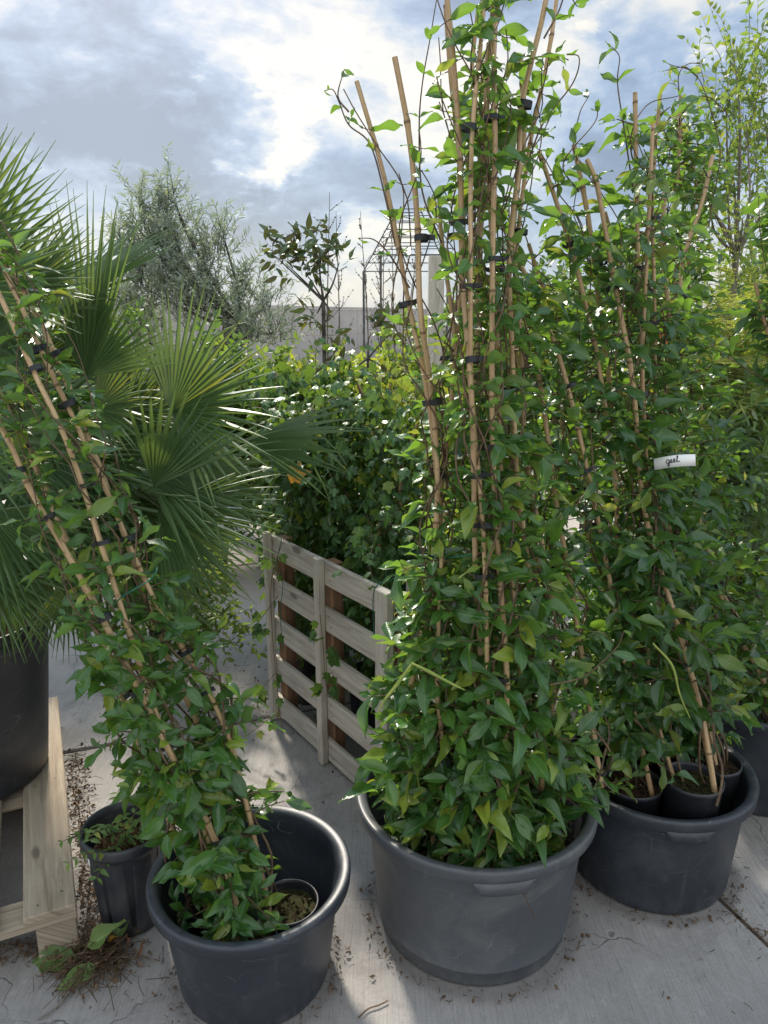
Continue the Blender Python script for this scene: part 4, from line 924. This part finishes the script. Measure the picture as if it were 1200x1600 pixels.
# ------------------------------------------------------------------ generic trees and shrubs
def tree(name, base, blobs, label, cat, seed, n, leaf, tpl, lm, twig=.25, spacing=.03, trunk_r=.03, bark='bark', upb=.5, group=None, forks=None, droop=-.05, flat_=.5, density_r=.6, trunk_name='trunk', limb=None, pairs=False):
    g = random.Random(seed); random.seed(seed); base = np.asarray(base, float); t = thing(name, base, label, cat, group); tm = MB(); lf = Leaves(tpl, seed)
    top = np.asarray(forks if forks is not None else base+(np.mean([b[0] for b in blobs], axis=0)-base)*.45, float)
    q = smooth_path([base-V(0, 0, .02), (base+top)/2+rv(g)*trunk_r*1.5, top], 5); tube(tm, q, np.linspace(trunk_r*1.25, trunk_r*.8, len(q)), 9)
    tot = sum(b[1]**2 for b in blobs); cm = MB()
    for bc, br in blobs:
        bc = np.asarray(bc, float); lr = trunk_r*.5 if limb is None else limb
        q = smooth_path([top, (top+bc)/2+rv(g)*.12*np.linalg.norm(bc-top), bc], 5); tube(tm, q, np.linspace(lr, lr*.35, len(q)), 6)
        for _ in range(max(3, int(n*br*br/tot))):
            o = nrm(rv(g))*br*g.random()**density_r; o[2] *= .9; p = bc+o; d = nrm(nrm(o)*.6+V(0, 0, upb)+.45*rv(g)); ln = twig*g.uniform(.5, 1.3)
            k_ = max(2, int(ln/spacing)); qq = [p]
            for k in range(k_): d = nrm(d+V(0, 0, droop)+.10*rv(g)); qq.append(qq[-1]+d*ln/k_)
            tube(tm, qq, np.linspace(lr*.16+.0006, .0006, len(qq)), 3)
            for k in range(1, len(qq)):
                for s_ in ((1, -1) if pairs else (1,)):
                    a = nrm(np.cross(d, rv(g)))*s_; dd = nrm(a+d*.7+.15*rv(g)); lf.add(qq[k], dd, nrm(V(0, 0, flat_)+.6*rv(g)), leaf*g.uniform(.6, 1.2))
    tm.build(trunk_name, M[bark], t); lf.flush(cm); cm.build('crown', M[lm], t); return t
B = lambda px, py, Y, r: (P(px, py, Y), r)
gz = lambda p: V(p[0], p[1], 0)
# olive with a dark gnarled trunk
ob = gz(P(360, 560, 6.5))
tree('olive_tree', ob, [B(272, 312, 6.4, .07), B(262, 340, 6.4, .11), B(225, 355, 6.4, .10), B(212, 400, 6.4, .16), B(255, 385, 6.4, .17), B(225, 450, 6.3, .24), B(285, 430, 6.4, .2), B(350, 372, 6.5, .08), B(335, 400, 6.5, .13), B(310, 480, 6.3, .28), B(375, 470, 6.5, .12), B(415, 475, 6.6, .10), B(385, 530, 6.3, .2), B(430, 520, 6.5, .12), B(210, 520, 6.3, .24)],
     'silvery grey green olive tree with gnarled dark trunk behind the palm', 'tree', 61, 470, .070, NARROW, 'olive', twig=.34, spacing=.022, trunk_r=.13, bark='darkbark', upb=1.5, droop=.0, forks=P(372, 505, 6.5), pairs=True, limb=.022)
# loquats
tree('loquat_tree', gz(P(500, 560, 5.2)), [B(500, 390, 5.2, .10), B(450, 415, 5.2, .10), B(530, 410, 5.2, .08), B(480, 430, 5.2, .10), B(495, 490, 5.2, .07), B(500, 520, 5.2, .06), B(430, 400, 5.2, .05)],
     'slender tree with leathery brown backed leaves against the sky left of the wire pyramid', 'tree', 62, 44, .105, BIG, 'bronze', twig=.16, spacing=.03, trunk_r=.016, bark='darkbark', forks=P(505, 470, 5.2), upb=.6, limb=.009)
tree('loquat_tree', gz(P(575, 560, 4.4)), [B(580, 520, 4.4, .07), B(615, 520, 4.4, .05), B(545, 580, 4.4, .06), B(620, 590, 4.4, .08)],
     'low young tree with a rosette of brown backed leaves in front of the grey wall', 'tree', 63, 17, .10, BIG, 'bronze', twig=.12, spacing=.028, trunk_r=.011, bark='darkbark', forks=P(575, 560, 4.4), upb=.3, limb=.006)
# bare saplings
def bare(base, tops, label, seed, r=.012, n=26):
    g = random.Random(seed); base = np.asarray(base, float); t = thing('bare_sapling', base, label, 'tree', 'leafless young trees against the sky')
    for tp in tops:
        m = MB(); b2 = MB()
        q = smooth_path([base, base+(tp-base)*.5+rv(g)*.05, tp], 8); tube(m, q, np.linspace(r, .002, len(q)), 5)
        for _ in range(n):
            k = g.randint(len(q)//4, len(q)-2); p = q[k]; d = nrm(V(g.gauss(0, .7), g.gauss(0, .7), 1)); ln = g.uniform(.15, .6)*(1.1-k/len(q)); qq = [p]
            for _k in range(5): d = nrm(d+.12*rv(g)+V(0, 0, .06)); qq.append(qq[-1]+d*ln/5)
            tube(b2, qq, np.linspace(.0035, .0012, 6), 3)
            for _k in range(1, 6): box(b2, qq[_k], rv(g), rv(g), rv(g), (.006, .004, .004), .001)
        tk = m.build('trunk', M['bark'], t); b2.build('branches', M['bark'], tk)
bare(gz(P(515, 560, 6.2)), [P(515, 300, 6.2), P(525, 330, 6.2)], 'leafless sapling with the highest fine twigs, just right of the loquat tree', 71)
bare(gz(P(565, 560, 6.6)), [P(563, 330, 6.6), P(600, 360, 6.6)], 'leafless multi stemmed sapling left of the wire pyramid', 72, n=34)
bare(gz(P(628, 560, 6.6)), [P(612, 350, 6.6), P(655, 370, 6.6), P(590, 380, 6.6)], 'leafless sapling with crossing twigs under the wire pyramid', 73, n=34)
# wire pyramid
PY = 7.2; apex = P(640, 290, PY); c4 = [P(568, 424, PY-.25), P(700, 424, PY-.25), P(715, 398, PY+.35), P(595, 400, PY+.35)]
t = thing('wire_obelisk', gz(P(640, 560, PY)), 'thin dark wire pyramid standing on poles above the hedge', 'garden frame'); m = MB()
for c_ in c4: tube(m, [c_, c_+(apex-c_)*.72], .006, 5)
for k in range(8):
    f = k/8*.78; pts = [c_+(apex-c_)*f for c_ in c4]
    for a, b in zip(pts, pts[1:]+pts[:1]): tube(m, [a, b], .0045, 4)
m.build('wire_grid', M['iron'], t)
for c_ in c4:
    m = MB(); tube(m, [c_, gz(c_)], .011, 6); m.build('pole', M['iron'], t)
# stout timber post behind the canes
m = MB(); pb = P(682, 400, 4.6); box(m, V(pb[0], pb[1], pb[2]/2), Z, V(1, 0, 0), V(0, 1, 0), (pb[2]/2, .045, .045), .005); tag(m.build('timber_post', M['grey_wood']), 'grey square timber post behind the leaning canes of the light grey tub', 'post')

# ------------------------------------------------------------------ wall far behind
wt = thing('concrete_wall', (0, 25, 0), 'long grey concrete panel wall behind the trees', 'wall')
WA, WB = V(-9.5, 13.5, 0), V(4.5, 40, 0); wd = nrm(WB-WA); wl = np.linalg.norm(WB-WA); wn = V(wd[1], -wd[0], 0); k = 0; s_ = 0
while s_ < wl:
    m = MB(); Lp = 3.0
    for zc, hz in ((.5, .5), (1.46, .45)):
        box(m, WA+wd*(s_+Lp/2)+Z*zc, wd, Z, wn, (Lp/2-.01, hz-.008, .08), .006)
    m.build('wall_panel', M['wall'], wt); s_ += Lp
m = MB(); box(m, WA+wd*wl/2+Z*1.955, wd, Z, wn, (wl/2+1.5, .04, .13), .01); m.build('coping', M['wall'], wt)

# ------------------------------------------------------------------ hedges and shrubs behind
k = 0
for px, py, Y, r, lb in ((470, 655, 5.4, .30, 'yellow green bushy shrub left of the young brown leaved tree'), (570, 640, 5.8, .34, 'bright yellow green shrub filling the gap left of the leaning canes'), (635, 650, 5.2, .30, 'yellow green shrub beside the thin grey pole')):
    k += 1; tree('lime_shrub', gz(P(px, py, Y)), [B(px-25, py, Y, r), B(px+25, py+8, Y, r*.9), B(px, py+70, Y-.1, r)], lb, 'shrub', 80+k, 420, .062, JFAR, 'lime', twig=.24, spacing=.026, trunk_r=.02, upb=.9, group='yellow green shrubs behind the crate', pairs=True)
for i, (px, py, Y, r, lb, lm) in enumerate((
    (90, 560, 4.6, .5, 'dark evergreen bush hidden behind the palm crown', 'deep'), (330, 640, 4.6, .4, 'dark evergreen bush below the olive tree', 'deep'),
    (420, 640, 4.6, .30, 'broad leaved green bush between olive and ivy', 'mid'), (730, 560, 5.5, .6, 'green bush behind the light grey tub bundle', 'mid'),
    (840, 580, 5.0, .45, 'dense green bush between the two big cane bundles', 'mid'), (930, 520, 5.0, .6, 'dark green bush behind the dark tub bundle', 'deep'))):
    tree('evergreen_bush', gz(P(px, py, Y)), [B(px, py, Y, r), B(px-30, py+80, Y, r), B(px+30, py+120, Y, r)], lb, 'shrub', 90+i, 520, .06, ROUND, lm, twig=.2, spacing=.03, trunk_r=.03, upb=.6, group='green bushes in the background', pairs=True)
# low nandina-like shrub under the palm
nb = V(-.95, 3.2, 0)
tree('low_shrub', nb, [B(280, 900, 3.2, .17), B(250, 930, 3.1, .15), B(320, 940, 3.1, .12), B(340, 990, 2.95, .09), B(290, 960, 3.0, .12)], 'low shrub with small pointed leaflets under the palm fronds', 'shrub', 101, 190, .040, JFAR, 'mid', twig=.15, spacing=.022, trunk_r=.01, upb=.3, droop=-.1, pairs=True)
# right background
tree('slender_tree', gz(P(1150, 500, 4.1)), [B(1150, 110, 4.1, .12), B(1135, 170, 4.1, .16), B(1165, 180, 4.1, .18), B(1190, 150, 4.1, .14), B(1140, 250, 4.1, .22), B(1185, 260, 4.1, .22), B(1110, 330, 4.1, .18), B(1160, 340, 4.1, .26), B(1150, 430, 4.1, .26), B(1080, 290, 4.1, .10), B(1090, 220, 4.1, .08)],
     'tall slender tree with small pale leaves on upright shoots at the right edge', 'tree', 111, 165, .050, JFAR, 'mid', twig=.42, spacing=.030, trunk_r=.020, upb=2.2, forks=P(1150, 400, 4.1), limb=.009, density_r=.5)
def fern_tree(base, fr, label, seed):
    g = random.Random(seed); t = thing('silk_tree', base, label, 'tree'); m = MB(); lf = Leaves(NARROW, seed); top = np.asarray(fr[0][0])
    tube(m, smooth_path([np.asarray(base), (np.asarray(base)+top)/2+rv(g)*.05, top], 6), .014, 7)
    for a, b in fr:
        for _ in range(3):
            a2 = a+rv(g)*.06; b2 = b+rv(g)*.16; mid = (a2+b2)/2+V(0, 0, .06); q = smooth_path([a2, mid, b2+V(0, 0, -.05)], 8); tube(m, q, np.linspace(.004, .0015, len(q)), 4)
            T0 = nrm(b2-a2); sd0 = nrm(np.cross(T0, Z))
            for k in range(3, len(q)):
                for s_ in (-1, 1):
                    d = nrm(s_*sd0+.45*T0+V(0, 0, -.1)); ln = .13*(1.15-abs(k/len(q)-.5)); nl = 13
                    tube(m, [q[k], q[k]+d*ln], .0009, 3)
                    for j in range(nl):
                        p = q[k]+d*ln*(j+1)/nl; s2 = np.cross(d, Z)
                        for e in (-1, 1): lf.add(p, nrm(e*s2+.35*d), nrm(Z+.2*rv(g)), .024)
    m.build('trunk', M['bark'], t); c = MB(); lf.flush(c); c.build('crown', M['fern'], t)
sb = gz(P(1130, 640, 3.6)); tp_ = P(1120, 590, 3.6)
fern_tree(sb, [(P(1120, 590, 3.6), P(1060, 480, 3.5)), (P(1120, 590, 3.6), P(1130, 460, 3.4)), (P(1130, 570, 3.6), P(1200, 500, 3.4)), (P(1110, 600, 3.6), P(1050, 560, 3.4)), (P(1130, 560, 3.6), P(1180, 450, 3.7)), (P(1120, 600, 3.6), P(1210, 570, 3.3)), (P(1120, 590, 3.6), P(1090, 520, 3.3)), (P(1120, 600, 3.6), P(1150, 590, 3.2))],
          'yellow green tree with feathery fern like leaves at the right above the white tag', 121)
for i, (px, py, Y, r, lb, lm) in enumerate((
    (1110, 700, 3.5, .26, 'loose bamboo like shrub right of the white paper tag', 'mid'), (1160, 640, 4.0, .34, 'pale olive shrub with thin stems under the feathery tree', 'lime'),
    (1180, 780, 3.7, .25, 'leafy shrub above the far black tub', 'mid'), (1100, 800, 3.2, .22, 'dull green shrub behind the leaning climber at the right', 'deep'), (1210, 700, 3.6, .28, 'green shrub cut by the right edge of the picture', 'mid'))):
    tree('loose_shrub', gz(P(px, py, Y)), [B(px, py, Y, r), B(px-10, py+70, Y, r), B(px+15, py-50, Y, r*.8)], lb, 'shrub', 130+i, 230, .075, [NARROW[0], NARROW[1], JFAR[0]], lm, twig=.30, spacing=.035, trunk_r=.012, upb=1.0, group='loose shrubs at the right', pairs=True)
tree('potted_shrub', (2.32, 4.15, .3), [(V(2.2, 4.0, .55), .14), (V(2.4, 4.1, .6), .18), (V(2.3, 4.2, .8), .2)], 'low leafy shrub growing in the far black tub at the right edge', 'shrub', 141, 120, .07, JFAR, 'mid', twig=.18, spacing=.03, trunk_r=.01, pairs=True)
m = MB(); lf = Leaves(NARROW, 8); g = random.Random(8)
for _ in range(26): lf.add(P(1032, 520, 2.9)+rv(g)*V(.012, .02, .07), nrm(V(0, 0, -1)+.3*rv(g)), rv(g), .07)
lf.flush(m); tag(m.build('red_foliage', M['red']), 'small tuft of orange red leaves glowing between the cane bundles at the right', 'leaves')
# distant trees
for i, (x, Y, h, r, lb) in enumerate(((3.6, 8.0, 1.9, .9, 'rounded evergreen behind the right cane bundle'), (5.2, 9.0, 2.3, 1.2, 'dark broad tree far back at the right'), (1.9, 8.5, 1.6, .9, 'grey green tree far back between the cane bundles'), (7.0, 10.0, 2.6, 1.4, 'tree far back beyond the right edge shrubs'), (-5.2, 9.5, 1.6, 1.0, 'dark tree far back behind the palm'), (.6, 9.5, .8, .6, 'low dark bush far back under the grey wall'), (-2.3, 9.5, .8, .6, 'low bush far back under the wall left of centre'))):
    tree('distant_tree', (x, Y, 0), [(V(x, Y, h*.75), r*.8), (V(x-r*.6, Y, h*.55), r*.7), (V(x+r*.6, Y, h*.6), r*.7), (V(x, Y, h*.35), r*.7)], lb, 'tree', 150+i, 620, .10, ROUND, 'deep', twig=.4, spacing=.06, trunk_r=.07, group='dark trees in the distance', pairs=True)

# ------------------------------------------------------------------ small things behind at the left
bp = P(297, 722, 5.0); bl = (bp[0], bp[1], 0)
t = thing('blue_pot', bl, 'bright blue plant pot glimpsed behind the palm fronds', 'plant pot'); m = MB()
lathe(m, bl, [(0, 0), (.11, 0), (.14, bp[2]-.04), (.165, bp[2]-.04), (.17, bp[2]), (.15, bp[2]), (.13, .05), (0, .04)], 32); m.build('pot_body', M['bluep'], t)
tree('yellow_shrub', gz(P(268, 700, 5.2)), [B(265, 690, 5.2, .14), B(285, 700, 5.2, .12)], 'small autumn yellow shrub behind the palm fronds', 'shrub', 161, 60, .06, ROUND, 'lime', twig=.15, spacing=.03, trunk_r=.01)
t = thing('spiky_agave', gz(P(240, 735, 3.4)), 'small grey green spiky rosette plant behind the palm', 'plant'); m = MB(); lf = Leaves(NARROW, 4); g = random.Random(6); c_ = gz(P(240, 735, 3.4)); h_ = P(240, 745, 3.4)
tube(m, [c_, h_], .02, 8)
for _ in range(70): lf.add(h_, nrm(V(g.gauss(0, 1), g.gauss(0, 1), g.uniform(-.1, 1.6))), Z+.2*rv(g), g.uniform(.16, .24))
m.build('stem', M['bark'], t); m = MB(); lf.flush(m); m.build('leaves', M['olive'], t)
# ring shaped plastic holder at right edge
t = thing('plastic_plant_ring', G(1200, 1050), 'open spoked black plastic ring stand lying at the right edge behind the tubs', 'stand'); c_ = G(1205, 1052); m = MB()
for R_, z_ in ((.13, .02), (.13, .10), (.07, .10)):
    tube(m, [c_+V(R_*cos(a), R_*sin(a), z_) for a in np.linspace(0, 2*pi, 33)], .008, 7, cap=False)
m.build('ring', M['potblack'], t)
m = MB()
for k in range(12):
    a = k/12*2*pi; tube(m, [c_+V(.13*cos(a), .13*sin(a), .02), c_+V(.13*cos(a), .13*sin(a), .10), c_+V(.07*cos(a), .07*sin(a), .10)], .0045, 5)
m.build('spokes', M['potblack'], t)

# ------------------------------------------------------------------ litter on the paving
g = random.Random(55); random.seed(55)
m = MB(); lf = Leaves([tpl_leaf(2, 4, .5, .5, .6, 1.), tpl_leaf(2, 4, .35, .8, .3)], 5); crumb = MB()
def lit(p, s=1.0, n=1):
    for _ in range(n):
        k = g.random(); q = p+V(g.gauss(0, .012), g.gauss(0, .012), g.uniform(.002, .012))
        if k < .35: lf.add(q, nrm(rv(g)*V(1, 1, .3)), nrm(Z+.5*rv(g)), g.uniform(.008, .022)*s)
        elif k < .72:
            d = nrm(rv(g)*V(1, 1, .12)); l_ = g.uniform(.015, .05)*s; tube(crumb, [q, q+d*l_*.5+rv(g)*.003, q+d*l_], .0009, 3)
        else: box(crumb, q, rv(g), rv(g), rv(g), (g.uniform(.002, .006), g.uniform(.002, .004), .002), .0005)
for _ in range(650):                                     # strip beside the pallet and under the ribbed pot
    f = g.random(); p = C0+v_*(.015+abs(g.gauss(0, .026)))+u_*(f*1.0-.02); lit(p)
for _ in range(150):
    q_ = G(155, 1500)+V(g.gauss(0, .045), g.gauss(0, .04), g.uniform(.004, .03)); d_ = nrm(V(g.gauss(0, 1), g.gauss(0, 1), g.gauss(0, .15))+V(-.4, -.8, 0)); l_ = g.uniform(.04, .11)
    tube(crumb, smooth_path([q_, q_+d_*l_*.5+V(0, 0, .008)+rv(g)*.006, q_+d_*l_], 3), .0010, 3)
for _ in range(420): lit(G(150, 1500)+V(g.gauss(0, .055), g.gauss(0, .045), abs(g.gauss(0, .012))), 1.4)
for _ in range(350): lit(G(0, 1482)+V(g.uniform(-.1, .26), g.gauss(0, .02), 0), .7)
for _ in range(420): p = o_+a_*g.uniform(-.3, 3.5)+n_*g.gauss(0, .012); lit(p, .5)
for _ in range(350): p = G(1127, 1407)+(-n_)*g.uniform(-.8, .8)+a_*g.gauss(0, .018); lit(p, .5)
for _ in range(260): lit(V(g.uniform(-1.0, 1.2), g.uniform(1.25, 3.4), 0), .45)
for _ in range(260): lit(V(g.gauss(-.75, .25), g.gauss(3.2, .3), 0), .8)
for cc, r_ in ((TC, .27), (TL_, .2), (TR, .24)):
    for _ in range(260): a = g.uniform(0, 2*pi); rr2 = r_+abs(g.gauss(0, .02)); lit(cc+V(rr2*cos(a), rr2*sin(a), 0), .4)
lf.flush(m); o = tag(m.build('leaf_litter', M['dry']), 'brown dry leaf litter on the concrete', 'litter', kind='stuff')
tag(crumb.build('dirt_crumbs', M['stem']), 'dark soil crumbs and broken twigs on the concrete', 'debris', kind='stuff')
# clippings heap: wilted leaves, each its own
WL = [tpl_leaf(4, 7, .55, .55, .2, 2.2), tpl_leaf(4, 7, .5, -.35, .5, 2.0, twist=.7)]
for i, (px, py, z, dx, dy, s, mt, lb) in enumerate(((118, 1500, .012, -.9, -.15, .125, 'wilt', 'long wilted green leaf pointing left out of the heap on the paving'), (135, 1480, .03, .8, .35, .11, 'wilt', 'curled pale green leaf on top of the wilted heap'),
        (150, 1512, .02, -.6, -.6, .09, 'wilt', 'limp green leaf at the near side of the wilted heap'), (172, 1470, .02, .5, .8, .085, 'wilt', 'crumpled green leaf at the back of the wilted heap'),
        (148, 1405, .02, .2, .9, .055, 'red', 'dry reddish leaf standing beside the slim tall pot'), (168, 1470, .035, .9, .1, .03, 'amber', 'small orange brown leaf lying on the wilted heap'))):
    m = MB(); lf = Leaves([WL[i % 2]], i); lf.add(G(px, py, z), nrm(V(dx, dy, .25)), nrm(V(.2, -.4, .9)), s, r=.3+.1*i); lf.flush(m)
    tag(m.build('fallen_leaf', M['dry' if mt == 'red' else mt]), lb, 'leaf')
m = MB(); pth = [G(560, 1592), G(575, 1578), G(592, 1572), G(606, 1565)]; tube(m, [p+V(0, 0, .003) for p in smooth_path(pth, 4)], .0018, 5); tag(m.build('twig', M['stem']), 'short dark twig on the paving below the light grey tub', 'twig')
m = MB(); pth = [G(60, 1596), G(90, 1575), G(118, 1545), G(150, 1520)]; tube(m, [p+V(0, 0, .004) for p in smooth_path(pth, 4)], .0022, 5); tag(m.build('twig', M['bark']), 'long dry twig sticking out of the wilted heap toward the corner', 'twig')
for o in bpy.data.objects:
    if '_w' in o: del o['_w']
print('objects', len(bpy.data.objects), 'polys', sum(len(o.data.polygons) for o in bpy.data.objects if o.type == 'MESH'))
